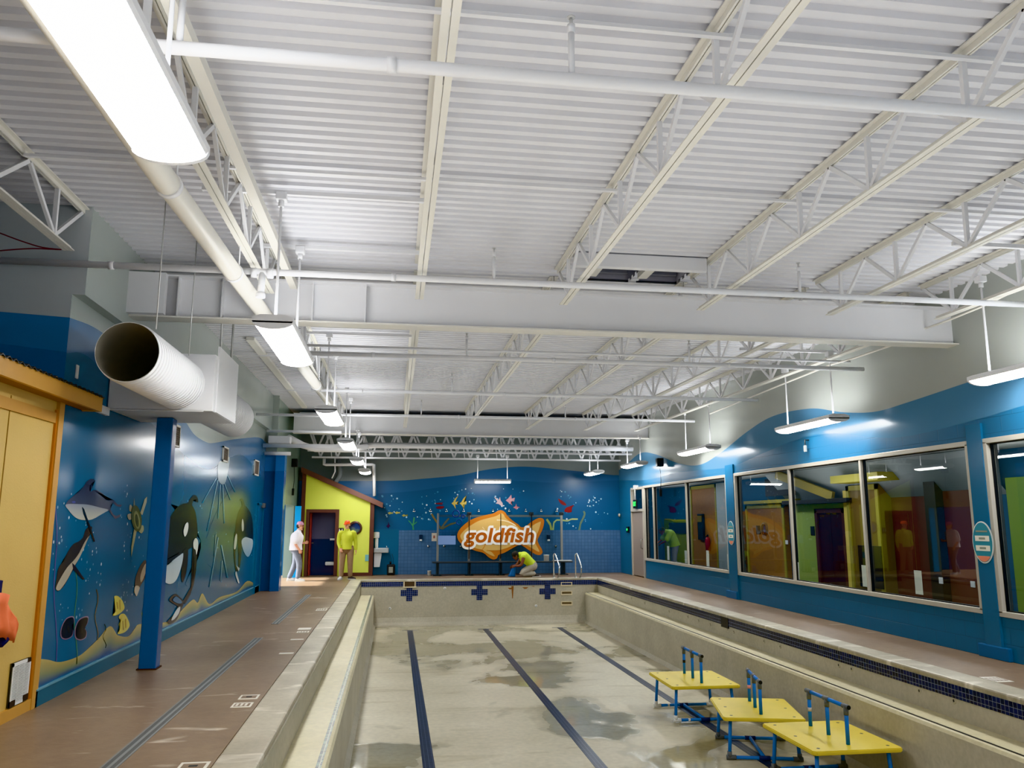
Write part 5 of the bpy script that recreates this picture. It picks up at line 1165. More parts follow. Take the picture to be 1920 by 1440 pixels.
# oval signs on the piers
def oval(yc, zc, label, hw, hh):
    t = thing('oval_sign', label, 'sign', (XR-.04, yc, zc), 'oval notices on the blue piers')
    n = 40; x = XR-.04
    def ov(name, kx, kz, off, m_, clip=None):
        b = MB(); pts = [(x-off, yc+hw*kx*math.cos(2*PI*k/n), zc+hh*kz*math.sin(2*PI*k/n)) for k in range(n)]
        if clip: pts = [p_ for p_ in pts if clip(p_[2])]
        b.face(pts); b.face([(p_[0]+.006, p_[1], p_[2]) for p_ in pts][::-1]); return b.build(name, m_, t, recalc=False)
    ov('sign_rim', 1, 1, .006, mat('oval_white', (236, 240, 238), .4)); ov('sign_face', .92, .94, .010, mat('oval_teal', (64, 142, 162), .4)); ov('sign_foot', .90, .92, .0112, mat('oval_coral', (232, 146, 120), .4), lambda z_: z_ < zc-hh*.62)
    b = MB()
    for z_ in (.18, -.28): b.box(x-.0125, x-.011, yc-hw*.68, yc+hw*.68, zc+hh*(z_-.13), zc+hh*(z_+.13))
    b.build('sign_strip', mat('oval_strip', (238, 234, 222), .4), t)
    b = MB()
    for z_ in (.18, -.28): b.box(x-.0135, x-.012, yc-hw*.3, yc+hw*.3, zc+hh*(z_-.05), zc+hh*(z_+.05))
    b.box(x-.0125, x-.011, yc-hw*.55, yc+hw*.55, zc+hh*.48, zc+hh*.56)
    b.build('sign_print', mat('oval_print', (150, 156, 140), .5), t)
oval((yA+yB0)/2, 1.43, 'white-rimmed teal oval notice on the pier by the nearest windows', .185, .265)
oval((yB1+yC0)/2, 1.43, 'white-rimmed teal oval notice on the pier between the big window and the far windows', .185, .265)
b = MB(); p = at(1868, 1218, x=XR); b.box(XR-.06, XR, p.y-.28, p.y+.25, 0, .16, bev=.01); tag(b.build('pier_plinth', mat('plinth_blue', (16, 92, 142), .35)), 'low blue plinth block at the foot of the nearest window pier', 'plinth')
p = at(1376, 1118, x=XR); b = MB(); b.box(XR-.06, XR, p.y-.28, p.y+.28, 0, .16, bev=.01); tag(b.build('pier_plinth', M['plinth_blue']), 'low blue plinth block at the foot of the pier between the window groups', 'plinth')
# papers in windows
for (px, py, nm) in ((1722, 1092, 'on the nearest big pane'), (1494, 1071, 'by the mullion of the middle pane'), (1622, 1080, 'by the mullion of the nearest big pane'), (1327, 1047, 'on the wide far pane'), (1253, 1037, 'by the narrow far pane'), (1286, 1046, 'by the mullion of the far panes'), (1367, 1055, 'at the edge of the far window')):
    p = at(px, py, x=XR+.055); b = MB(); h = .17 if px > 1400 else .19; b.box(XR+.055, XR+.058, p.y-.085, p.y+.085, p.z-h, p.z+h); tag(b.build('window_notice', WHITEP), 'white paper notice taped inside the glass, '+nm, 'notice', 'paper notices in the windows')

# ------------------------------------------------------------------ lobby behind the glass
XB = 11.5
def Lb(px, py): return at(px, py, x=XB)
b = MB(); b.box(XR+TH, XB+.5, -1, 36, -.1, 0); struct(b.build('floor_lobby', CARPET))
b = MB(); b.box(XB, XB+.1, -1, 36, 0, 3.05); b.box(XR+TH, XB, 34, 34.1, 0, 3.05); b.box(XR+TH, XB, -1.1, -1, 0, 3.05); struct(b.build('wall_lobby', mat('lobby_blue', (32, 84, 118), .6)))
y1, y0 = Lb(1483, 985).y, Lb(1900, 985).y; b = MB(); b.face([(XB-.02, y0, 2.2), (XB-.02, y1, 2.2), (XB-.75, y1, 3.04), (XB-.75, y0, 3.04)]); tag(b.build('sloping_soffit', mat('lobby_soffit', (150, 156, 158), .8)), 'pale grey sloping soffit above the lobby hut fronts', 'soffit')
p, q = Lb(1512, 880), Lb(1590, 940); b = MB(); b.bar((XB-.9, p.y, 2.98), (XB-.4, q.y, 2.32), .10, .22); tag(b.build('yellow_rafter', mat('lobby_rafter', (160, 144, 76), .5)), 'yellow sloping rafter over the lime lobby hut', 'rafter')
for y in (6, 12, 18, 24, 30):
    la = bpy.data.lights.new('lobby_fill', 'AREA'); la.shape = 'RECTANGLE'; la.size = 2.4; la.size_y = 4; la.energy = 34; lo = bpy.data.objects.new('lobby_fill', la); C.objects.link(lo); lo.location = (9.6, y, 2.2); lo.rotation_euler = (PI, 0, 0)  # unseen upward fill, added to lift the lobby ceiling
b = MB(); b.box(XR+TH, XB+.2, -1, 36, 3.05, 3.1); struct(b.build('ceiling_lobby', mat('acoustic_tile', (176, 178, 176), .9, noise=.1, scale=12)))
for y in (5.5, 9.5, 13.2, 17.6, 22, 27, 31):
    b = MB(); b.box(9.2, 9.8, y-.6, y+.6, 3.03, 3.048); tag(b.build('lobby_light', DIFFD), 'flat square ceiling light in the lobby behind the glass', 'ceiling light', 'lobby ceiling lights')
def facade(name, label, x0p, x1p, ztop, m_, trim=None, depth=.12, zbot=0, tw=.12):
    y1, y0 = at(x0p, 985, x=XB-depth).y, at(x1p, 985, x=XB-depth).y
    t = thing(name, label, 'wall panel', (XB, (y0+y1)/2, zbot))
    b = MB(); b.box(XB-depth, XB, y0, y1, zbot, ztop); b.build('panel_face', m_, t)
    if trim:
        b = MB(); x = XB-depth-.03
        b.box(x, XB-depth, y0, y0+tw, zbot, ztop); b.box(x, XB-depth, y1-tw, y1, zbot, ztop); b.box(x, XB-depth, y0, y1, ztop-tw, ztop); b.build('panel_trim', trim, t)
    return t
YTR = mat('lobby_yellow_trim', (168, 156, 74), .5); DRED = mat('lobby_dark_red', (88, 44, 38), .5); ORW = mat('lobby_orange_wood', (166, 120, 68), .5, noise=.12, scale=8); LIM2 = mat('lobby_lime', (158, 176, 98), .5, noise=.05); OLIVE = mat('lobby_ochre', (122, 100, 50), .5); RUSTP = mat('lobby_rust_panel', (110, 64, 50), .5)
facade('rust_facade', 'rust red lobby wall panel framed in yellow behind the nearest big pane', 1752, 1842, 2.85, RUSTP, YTR)
facade('dark_column', 'dark brown lobby column beside the rust panel', 1737, 1758, 3.04, mat('lobby_black_brown', (36, 26, 24), .5), None, .3)
facade('red_facade', 'dark red lobby wall behind the nearest big pane', 1640, 1800, 3.0, DRED, None, .05)
facade('ochre_facade', 'ochre lobby box wall with yellow edges beside the middle mullion', 1592, 1652, 2.55, OLIVE, YTR, .35)
facade('lime_facade', 'lime green lobby hut front with vertical boards', 1487, 1586, 2.15, LIM2, None, .12)
facade('yellow_post', 'bright yellow post at the corner of the lobby lime hut', 1584, 1597, 2.45, mat('lobby_yellow', (232, 208, 110), .5), None, .3)
facade('orange_facade', 'orange boarded lobby hut front with a porthole', 1400, 1472, 2.2, ORW, YTR, .14)
facade('dark_doorway', 'dark brown doorway in the lobby orange hut', 1378, 1400, 2.0, mat('lobby_brown', (58, 40, 26), .6), None, .05)
facade('orange_facade', 'orange lobby wall behind the far panes with a fire extinguisher', 1297, 1346, 3.0, ORW, YTR, .12)
facade('white_post', 'pale grey post at the end of the lobby orange wall', 1345, 1362, 3.0, mat('lobby_pale', (176, 182, 178), .6), None, .3)
facade('chartreuse_facade', 'chartreuse lobby wall panel behind the far narrow panes', 1245, 1296, 1.75, mat('lobby_chartreuse', (128, 136, 40), .6), None, .1)
facade('lime_facade', 'plain lime lobby wall at the edge of the view', 1893, 1990, 2.5, mat('lobby_lime_dark', (122, 146, 66), .5), None, .12)
# doors etc
def lbox(name, label, cat, x0p, x1p, z0, z1, m_, d0=.12, d1=.16, group=None):
    y1, y0 = at(x0p, 985, x=XB-d1).y, at(x1p, 985, x=XB-d1).y; b = MB(); b.box(XB-d1, XB-d0, y0, y1, z0, z1, bev=.006); return tag(b.build(name, m_), label, cat, group)
t = thing('lobby_door', 'dark maroon double door with a brown frame in the lime lobby hut', 'door', (XB-.15, Lb(1557, 985).y, 0))
y1, y0 = at(1528, 985, x=XB-.2).y, at(1584, 985, x=XB-.2).y
b = MB(); b.box(XB-.2, XB-.12, y0, y0+.13, 0, 2.02); b.box(XB-.2, XB-.12, y1-.13, y1, 0, 2.02); b.box(XB-.2, XB-.12, y0, y1, 1.9, 2.02); b.build('door_frame', BRN, t)
b = MB(); b.box(XB-.15, XB-.12, y0+.13, (y0+y1)/2-.004, 0, 1.9); b.build('door_leaf', mat('maroon', (58, 28, 30), .4), t)
b = MB(); b.box(XB-.15, XB-.12, (y0+y1)/2+.004, y1-.13, 0, 1.9); b.build('door_leaf', M['maroon'], t)
lbox('roof_edge', 'dark corrugated roof edge above the lime lobby hut', 'roof edge', 1468, 1590, 2.15, 2.26, mat('lobby_dark_edge', (60, 54, 50), .6), .0, .5)
lbox('yellow_beam', 'yellow soffit beam across the lobby orange hut', 'beam', 1396, 1492, 2.22, 2.32, YTR, .1, .3)
lbox('yellow_canopy', 'yellow canopy edge above the ochre lobby box', 'canopy', 1562, 1652, 2.6, 2.78, YTR, .0, .9)
lbox('television', 'black television hung high in the lobby', 'television', 1438, 1492, 2.42, 2.95, DARK, .3, .36)
lbox('television', 'wide black screen on the chartreuse lobby wall', 'television', 1254, 1290, 1.2, 1.62, DARK, .1, .15)
lbox('black_fireplace', 'black panel low on the ochre lobby box', 'panel', 1605, 1648, .15, 1.12, DARK, .35, .4)
lbox('restroom_sign', 'small black restroom sign on the lobby orange hut', 'sign', 1417, 1425, 1.28, 1.55, DARK, .14, .16)
lbox('restroom_sign', 'small black restroom sign beside the lobby maroon door', 'sign', 1519, 1526, 1.30, 1.55, DARK, .12, .14)
lbox('thermostat', 'small pale thermostat on the lobby orange hut', 'thermostat', 1468, 1475, 1.02, 1.14, WHITEP, .14, .16)
lbox('wall_outlet', 'pale wall socket low on the lobby dark column', 'socket', 1751, 1758, .42, .55, WHITEP, .3, .32)
lbox('wall_outlet', 'pale wall socket low on the lobby rust panel', 'socket', 1809, 1817, .40, .52, WHITEP, .12, .14)
for (px, d, nm, r) in ((1443, .14, 'on the lobby orange hut', .2), ):
    p = Lb(px, 994); t = thing('porthole_window', 'round dark-rimmed porthole '+nm, 'porthole', (XB-d, p.y, 1.45)); b = MB(); b.lathe([(r*.75, -.06), (r, -.05), (r*1.05, 0)], (XB-d, p.y, 1.45), 28, axis='x'); b.build('porthole_ring', M['bronze_ring'], t); b = MB(); b.lathe([(0, -.02), (r*.76, -.02)], (XB-d, p.y, 1.45), 28, axis='x'); b.build('porthole_glass', M['porthole_mirror'], t)
p = Lb(1340, 1030); t = thing('fire_extinguisher', 'red fire extinguisher on the lobby orange wall', 'fire extinguisher', (XB-.22, p.y, .62)); b = MB(); b.lathe([(0, 0), (.09, 0), (.09, .4), (.06, .48), (.025, .5)], (XB-.25, p.y, .62), 16); b.build('cylinder_body', mat('extinguisher_red', (168, 30, 28), .3), t); b = MB(); b.cyl((XB-.25, p.y, 1.12), (XB-.25, p.y, 1.2), .03, 10); b.tube([(XB-.25, p.y, 1.18), (XB-.3, p.y+.1, 1.1), (XB-.3, p.y+.11, .8)], .012, 6); b.build('nozzle_hose', DARK, t)
p = Lb(1323, 990); t = thing('phone_cabinet', 'dark wall unit with a pale window on the lobby orange wall', 'wall unit', (XB-.15, p.y, 1.2)); b = MB(); b.box(XB-.22, XB-.12, p.y-.25, p.y+.25, 1.0, 1.95, bev=.02); b.build('unit_case', DARK, t); b = MB(); b.box(XB-.23, XB-.22, p.y-.2, p.y+.2, 1.65, 1.88); b.build('unit_window', mat('dull_yellow_window', (150, 130, 60), .4), t)

# ------------------------------------------------------------------ yellow swim platforms
def platform(loc, rot, sx, sy, label, fit, tape):
    """local coords: origin on the pool floor under the centre; rail runs along local y"""
    t = thing('swim_platform', label, 'platform', loc, 'yellow swim platforms in the empty pool', local=True); t.rotation_euler = (0, 0, rot)
    hx_, hy_ = sx/2, sy/2; zt_ = .53
    b = MB(); bm = bmesh.new(); c_ = .10
    out = [(-hx_+c_, -hy_), (hx_-c_, -hy_), (hx_, -hy_+c_), (hx_, hy_-c_), (hx_-c_, hy_), (-hx_+c_, hy_), (-hx_, hy_-c_), (-hx_, -hy_+c_)]
    c_ = .035
    out = [(-hx_+c_, -hy_), (hx_-c_, -hy_), (hx_, -hy_+c_), (hx_, hy_-c_), (hx_-c_, hy_), (-hx_+c_, hy_), (-hx_, hy_-c_), (-hx_, -hy_+c_)]
    vs = [bm.verts.new((x, y, zt_-.045)) for x, y in out]; f_ = bm.faces.new(vs); r = bmesh.ops.extrude_face_region(bm, geom=[f_]); bmesh.ops.translate(bm, vec=(0, 0, .045), verts=[g for g in r['geom'] if isinstance(g, bmesh.types.BMVert)])
    bmesh.ops.recalc_face_normals(bm, faces=bm.faces); bmesh.ops.bevel(bm, geom=bm.edges[:], offset=.01, segments=2, affect='EDGES'); b.add_bm(bm); deck = b.build('deck_top', YEL, t)
    for (x, y) in ((-hx_+.12, -hy_+.12), (-hx_+.12, hy_-.12), (hx_-.12, -hy_+.12), (hx_-.12, hy_-.12), (-hx_+.12, 0), (hx_-.12, 0)):
        b = MB(); b.lathe([(0, zt_+.0012), (.02, zt_+.0012)], (x, y, 0), 14); o = b.build('bolt_hole', DARK, deck)
    pr = .022
    lx, ly = hx_-.11, hy_-.14
    fx, fy = lx+.03, ly+.02
    for sxn in (-1, 1):
        for syn in (-1, 1):
            b = MB(); b.cyl((sxn*lx, syn*ly, zt_-.04), (sxn*fx, syn*fy, .05), pr, 12); lg = b.build('leg', BLUEP, t)
            b = MB(); b.cyl((sxn*fx*1.0, syn*fy, .025), (sxn*fx, syn*fy, .10), pr*1.35, 12); b.cyl((sxn*(fx+.04), syn*fy, pr*1.35), (sxn*(fx-.08), syn*fy, pr*1.35), pr*1.35, 12); b.build('corner_fitting', fit, lg)
    for syn in (-1, 1):
        b = MB(); b.cyl((-fx, syn*fy, .03), (fx, syn*fy, .03), pr, 12); bp_ = b.build('base_pipe', BLUEP, t)
        if fit == WHITEP:
            b = MB(); b.cyl((-fx+.19, syn*fy, .03), (-fx+.225, syn*fy, .03), pr*1.08, 12); b.build('white_band', WHITEP, bp_)
        b = MB(); b.cyl((-.07, syn*fy, .03), (.07, syn*fy, .03), pr*1.3, 12); b.build('tee_fitting', mat('dark_blue_fitting', (14, 34, 92), .4), bp_)
    b = MB(); b.cyl((0, -fy, .032), (0, fy, .032), pr, 12); b.build('cross_pipe', BLUEP, t)
    rl = hy_-.22
    zr_ = zt_+.40
    for k, y in enumerate((-rl, 0, rl)):
        b = MB(); b.cyl((0, y, zt_), (0, y, zr_), pr, 12); po = b.build('rail_post', BLUEP, t)
        b = MB(); b.cyl((0, y, zr_-.09), (0, y, zr_), pr*1.25, 12); b.cyl((0, y-.06, zr_), (0, y+.06, zr_), pr*1.25, 12); b.build('tee_fitting', GREYF, po)
        if k == 2:
            b = MB(); b.cyl((0, y, zt_+.17), (0, y, zt_+.215), pr*1.06, 12); b.build('tape_band', tape, po)
    b = MB(); b.cyl((0, -rl-.05, zr_), (0, rl+.05, zr_), pr, 12); hr = b.build('handrail', BLUEP, t)
    b = MB(); b.cyl((0, -rl-.062, zr_), (0, -rl-.058, zr_), pr*1.0, 12); b.build('open_end', DARK, hr)
    return t
platform((4.71, 12.66, PZ+.004), math.radians(-1), 1.08, 1.22, 'yellow platform farthest from the camera with white corner fittings', WHITEP, DARK)
platform((4.80, 10.62, PZ+.004), math.radians(-14), 1.02, 1.20, 'yellow platform turned askew in the middle with pink tape on its rail', GREYF, PINK)
platform((5.04, 9.2, PZ+.004), math.radians(0), 1.06, 1.26, 'yellow platform nearest the camera with pale tape on its rail', GREYF, mat('pale_tape', (196, 190, 190), .5))

# ------------------------------------------------------------------ people
SKIN = mat('skin_light', (214, 160, 134), .6, noise=.05); SKIND = mat('skin_brown', (128, 82, 62), .6, noise=.05)
def limb(b, pts, rads, n=12, sx=1.0, e0=True):
    sp = smooth_pts([(*p, r) for p, r in zip(pts, rads)], 4, False)
    b.tube([p[:3] for p in sp], [p[3] for p in sp], n, sx=sx)
    if e0: b.ell(pts[0], (rads[0],)*3, 8)
    b.ell(pts[-1], (rads[-1],)*3, 8)
def remesh(o, vox, smooth=2):
    md = o.modifiers.new('fuse', 'REMESH'); md.mode = 'VOXEL'; md.voxel_size = vox; md.use_smooth_shade = True
    if smooth: s_ = o.modifiers.new('soft', 'SMOOTH'); s_.iterations = smooth; s_.factor = .5
def hand(b, wrist, dirv, side, palmn, curl=.5, sc=1.0):
    """palm, four unequal curled fingers and a thumb leaving the palm's side"""
    d = Vector(dirv).normalized(); s = Vector(side).normalized(); n = Vector(palmn).normalized(); w = Vector(wrist)
    pc = w + d*.05*sc
    for k in range(4): limb(b, [w + s*(.018-.012*k)*sc*.6, w + d*.085*sc + s*(.030-.020*k)*sc], [.018*sc, .013*sc], 8)
    for k, ln in enumerate((.070, .080, .074, .058)):
        r0 = w + d*.08*sc + s*(.030-.020*k)*sc; a = r0 + (d*math.cos(curl*.5)+n*math.sin(curl*.5))*ln*.5*sc; e = a + (d*math.cos(curl*1.5)+n*math.sin(curl*1.5))*ln*.55*sc
        limb(b, [r0, a, e], [.0095*sc, .0088*sc, .0075*sc], 7)
    t0 = w + d*.025*sc + s*.024*sc; t1 = t0 + (d*.6+s*.75+n*.25).normalized()*.036*sc; t2 = t1 + (d*.85+s*.25+n*.4).normalized()*.034*sc
    limb(b, [t0, t1, t2], [.014*sc, .0105*sc, .009*sc], 7)
def head(b, c, fwd, up, sc=1.0):
    """skull, jaw, nose, ears, brow and lips turned to face fwd"""
    f = Vector(fwd).normalized(); u = Vector(up); u = (u - f*u.dot(f)).normalized(); r = f.cross(u)
    mtx = Matrix((r, f, u)).transposed().to_4x4(); mtx.translation = Vector(c)
    tb = MB(); tb.ell((0, -.005, .03), (.077*sc, .096*sc, .095*sc), 14); tb.ell((0, .03, -.035), (.056*sc, .062*sc, .075*sc), 12)
    tb.ell((0, .098*sc, -.005), (.011, .018, .020), 8); tb.ell((0, .086*sc, .012), (.010, .012, .028), 8)
    for s in (-1, 1): tb.ell((s*.079*sc, -.008, .0), (.012, .022, .032), 8); tb.ell((s*.03, .082*sc, .035), (.022, .014, .009), 6)
    tb.ell((0, .084*sc, -.045), (.024, .010, .008), 6); tb.ell((0, .07*sc, -.095), (.026, .022, .018), 8)
    tb.v = [mtx @ v for v in tb.v]
    i = len(b.v); b.v += tb.v; b.f += [[i+k for k in f_] for f_ in tb.f]; b.mi += tb.mi; b.c += tb.c; b.sm += tb.sm
    return mtx
def face_bits(mtx, parent, sc=1.0):
    b = MB()
    for s in (-1, 1): b.ell(mtx @ Vector((s*.029, .083*sc, .018)), (.0085,)*3, 6)
    b.build('eyes', DARK, parent)
    b = MB(); b.tube([mtx @ Vector((x, .094*sc-.3*x*x*4, -.046)) for x in (-.02, 0, .02)], .004, 6); b.build('lips', mat('lips', (150, 86, 78), .5), parent)
def shaped(mtx, parts, name, m_, parent, vox=.008):
    tb = MB()
    for c, r in parts: tb.ell(c, r, 12)
    tb.v = [mtx @ v for v in tb.v]; o = tb.build(name, m_, parent); remesh(o, vox, 2); return o
def cap_on(mtx, m_, parent, name='cap', sc=1.0):
    tb = MB(); n = 16; prof = [(.0, .14), (.05, .132), (.08, .10), (.092, .055), (.093, .04)]
    v = []; fcs = []
    for r_, h in prof:
        for k in range(n): a = 2*PI*k/n; v.append((r_*math.cos(a)*.93, r_*math.sin(a)*1.1-.004, h))
    for i in range(len(prof)-1):
        for k in range(n): fcs.append((i*n+k, i*n+(k+1) % n, (i+1)*n+(k+1) % n, (i+1)*n+k))
    tb.idx(v, fcs, smooth=True)
    br = [(.075*math.cos(a), .075+.085*math.sin(a), .045-.012*math.sin(a)) for a in [PI*k/10 for k in range(11)]]
    tb.face(br); tb.face([(x, y, z-.008) for x, y, z in br][::-1])
    tb.v = [mtx @ Vector(p) for p in tb.v]; o = tb.build(name, m_, parent, recalc=False); return o
def shoe(parent, ankle, d, m_, sole):
    a = Vector(ankle); d = Vector(d).normalized(); p = d.cross(Vector((0, 0, 1)))
    b = MB(); gz = a.z-.09
    limb(b, [a+Vector((0, 0, -.01)), a+d*.03+Vector((0, 0, -.035)), a+d*.11+Vector((0, 0, -.055)), a+d*.18+Vector((0, 0, -.062))], [.046, .047, .042, .030], 12)
    b.ell(a-d*.03+Vector((0, 0, -.05)), (.042, .042, .042), 8)
    o = b.build('shoe', m_, parent); remesh(o, .008, 2)
    b = MB(); pts = [(-.075, .028), (-.06, .04), (.0, .043), (.09, .050), (.16, .044), (.205, .02), (.205, -.02), (.16, -.044), (.09, -.05), (0, -.043), (-.06, -.04), (-.075, -.028)]
    A = [a+d*x+p*y for x, y in pts]; lo = [(v.x, v.y, gz) for v in A]; hi = [(v.x, v.y, gz+.022) for v in A]; n = len(A)
    b.idx(lo+hi, [(k, (k+1) % n, n+(k+1) % n, n+k) for k in range(n)]); b.face(lo[::-1]); b.face(hi); b.build('shoe_sole', sole, o)
def person(name_label, base, J, skin, shirt, pants, sleeve, fwd, shoes, sc=1.0, hat=None, hair=None, curl=.6, handinfo=None, vest=False, loose=0.0):
    t = thing('person', name_label, 'person', base)
    bw = Vector(base)
    g = {k: Vector(v)+bw for k, v in J.items()}
    # body: one continuous surface
    b = MB(); tor = [g['pelvis'], g['waist'], g['chest'], g['neck']]
    limb(b, tor, [.135, .125, .150, .062], 16, 1.18)
    up = (g['head']-g['neck']).normalized()
    limb(b, [g['neck'], g['neck'].lerp(g['head'], .75)], [.056, .052], 10)
    mtx = head(b, g['head'], fwd, up)
    for s in 'LR':
        limb(b, [g['chest'].lerp(g['sh'+s], .6), g['sh'+s], g['el'+s], g['wr'+s]], [.07, .062, .043, .029], 10)
        limb(b, [g['pelvis'].lerp(g['hip'+s], .7), g['hip'+s], g['kn'+s], g['an'+s]], [.10, .092, .060, .042], 10)
        dv = (g['wr'+s]-g['el'+s]).normalized(); hd, sd, pn = (handinfo or {}).get(s, (dv, (0, 1, 0) if abs(dv.y) < .8 else (1, 0, 0), (1, 0, 0)))
        hand(b, g['wr'+s], hd, sd, pn, curl)
    body = b.build('body', skin, t); remesh(body, .0085, 1)
    face_bits(mtx, t)
    # clothes follow the body
    b = MB(); e = .014+loose
    if vest:
        limb(b, [g['pelvis'].lerp(g['waist'], .25), g['waist'], g['chest'], g['neck'].lerp(g['chest'], .22)], [.150+loose, .145+loose, .166+loose*.5, .10], 18, 1.18)
        for s in 'LR': limb(b, [g['chest'].lerp(g['sh'+s], .4), g['sh'+s].lerp(g['chest'], .12)], [.105, .092], 10)
    else:
        limb(b, [g['pelvis'].lerp(g['waist'], -.25), g['waist'], g['chest'], g['neck'].lerp(g['chest'], .12)], [.162+loose*1.1, .148+loose, .164+loose*.8, .080], 18, 1.2, False)
        for s in 'LR':
            if sleeve == 'long': limb(b, [g['chest'].lerp(g['sh'+s], .5), g['sh'+s], g['el'+s], g['el'+s].lerp(g['wr'+s], .92)], [.076+loose, .068+loose, .054+loose*.7, .042], 12)
            else: limb(b, [g['chest'].lerp(g['sh'+s], .5), g['sh'+s], g['sh'+s].lerp(g['el'+s], .85)], [.076+loose, .072+loose, .070+loose], 12)
    so_ = b.build('shirt', shirt, t); remesh(so_, .010, 3)
    b = MB()
    limb(b, [g['pelvis'].lerp(g['waist'], .45), g['pelvis']-Vector((0, 0, .02))], [.148, .155], 16, 1.16)
    for s in 'LR': limb(b, [g['pelvis'].lerp(g['hip'+s], .6), g['hip'+s], g['kn'+s], g['kn'+s].lerp(g['an'+s], .93)], [.112, .112, .084, .068], 12)
    po_ = b.build('trousers', pants, t); remesh(po_, .010, 3)
    for s in 'LR': shoe(t, g['an'+s], shoes[s], shoes['m'+s], shoes['sole'])
    if hat: cap_on(mtx, hat, t)
    if hair: shaped(mtx, hair[0], 'hair', hair[1], t)
    return t, g
SHW = mat('white_shoe', (228, 228, 226), .5); SHD = mat('dark_shoe', (62, 52, 46), .6); SOLE = mat('shoe_sole', (206, 206, 200), .6)
HAIRD = mat('dark_hair', (30, 24, 22), .6)
LIMS = mat('lime_hi_vis', (194, 200, 72), .75, noise=.1, scale=7, bump=.3, bscale=9); KHAKI = mat('khaki_cloth', (150, 124, 98), .8, noise=.14, scale=9, bump=.4, bscale=10)
base = at(647, 1086.5, z=0); base.z = 0
person('person in lime shirt, tan trousers and orange cap standing by the lime hut', base,
    dict(pelvis=(.02, 0, .90), waist=(.02, .0, 1.04), chest=(.02, .0, 1.27), neck=(.02, 0, 1.42), head=(.01, -.02, 1.565), shL=(-.18, 0, 1.335), elL=(-.225, .01, 1.08), wrL=(-.165, -.13, .90), shR=(.21, .0, 1.335), elR=(.265, .03, 1.08), wrR=(.285, -.03, .85),
         hipL=(-.08, 0, .88), knL=(-.105, -.02, .48), anL=(-.12, 0, .09), hipR=(.12, 0, .88), knR=(.13, -.02, .48), anR=(.14, .04, .09)),
    SKIN, LIMS, KHAKI, 'long', (-.45, -1, -.05), dict(L=(-.35, -1, 0), R=(.8, -.6, 0), mL=SHW, mR=SHD, sole=SOLE), hat=mat('orange_cap', (244, 92, 24), .6), hair=([((0, -.035, .0), (.08, .075, .075))], HAIRD), handinfo={'L': ((.35, -.3, -.8), (.8, -.2, .5), (.3, .9, 0)), 'R': ((.1, -.2, -1), (0, -1, .1), (-1, 0, 0))}, loose=.006)
base = at(552, 1089.5, z=0); base.z = 0
person('person in white tee, jeans and pink cap walking in from the doorway', base,
    dict(pelvis=(-.0, 0, .90), waist=(.0, .0, 1.04), chest=(.03, .0, 1.26), neck=(.06, 0, 1.40), head=(.09, 0, 1.54), shL=(.03, .18, 1.325), elL=(-.02, .22, 1.08), wrL=(.22, .16, 1.06), shR=(.03, -.18, 1.325), elR=(.0, -.23, 1.08), wrR=(.12, -.2, .88),
         hipL=(.0, .09, .88), knL=(-.02, .1, .48), anL=(-.16, .1, .09), hipR=(.0, -.09, .88), knR=(.12, -.1, .50), anR=(.10, -.1, .09)),
    SKIN, mat('white_tee', (236, 234, 240), .8, noise=.04), mat('washed_jeans', (116, 122, 134), .8, noise=.3, scale=14), 'short', (1, -.12, -.1), dict(L=(1, .1, 0), R=(1, -.15, 0), mL=SHW, mR=SHW, sole=SOLE), hat=mat('pink_cap', (206, 150, 178), .6), hair=([((0, -.04, .0), (.08, .07, .075))], HAIRD), handinfo={'L': ((1, 0, .15), (0, 0, 1), (0, -1, 0)), 'R': ((.4, 0, -1), (1, 0, .3), (0, 1, 0))}, curl=1.3, loose=.022)
# kneeling worker
kb = Vector((4.0, 25.0, 0))
t, g = person('person in sleeveless lime shirt kneeling in front of the bench', kb,
    dict(pelvis=(.26, 0, .34), waist=(.16, .0, .44), chest=(-.03, .0, .60), neck=(-.15, 0, .66), head=(-.27, -.01, .62), shL=(-.05, -.18, .60), elL=(-.14, -.24, .36), wrL=(-.30, -.16, .33), shR=(-.05, .18, .60), elR=(-.17, .22, .38), wrR=(-.33, .08, .31),
         hipL=(.25, -.09, .30), knL=(-.09, -.13, .09), anL=(.30, -.12, .09), hipR=(.25, .09, .30), knR=(-.06, .13, .09), anR=(.33, .12, .09)),
    SKIND, mat('lime_tank', (196, 216, 74), .75, noise=.06, bump=.25, bscale=9), mat('pale_work_trousers', (176, 168, 154), .8, noise=.12, scale=8, bump=.3, bscale=10), 'none', (-1, -.1, -.85), dict(L=(.9, -.1, -.25), R=(.9, .1, -.25), mL=SHD, mR=SHD, sole=SOLE), hair=([((0, -.02, .045), (.092, .11, .10)), ((0, -.07, -.02), (.075, .06, .09)), ((.03, .0, .09), (.06, .07, .06))], HAIRD), vest=True, handinfo={'L': ((-1, .1, -.3), (0, .4, 1), (0, 1, -.2)), 'R': ((-1, -.1, -.3), (0, -.4, 1), (0, -1, -.2))}, curl=1.2)
b = MB()
for k in range(5): b.face([tuple(Vector(p_)+Vector((4, 24.9, 0))) for p_ in ((-.02-.006*k+.12, 0, 0),)*3]) if False else None
t2 = text_obj('CREW', 'shirt_print', mat('dark_print', (60, 70, 20), .8), None, -.1, .1, -.03, .03, 0, .01) if False else None
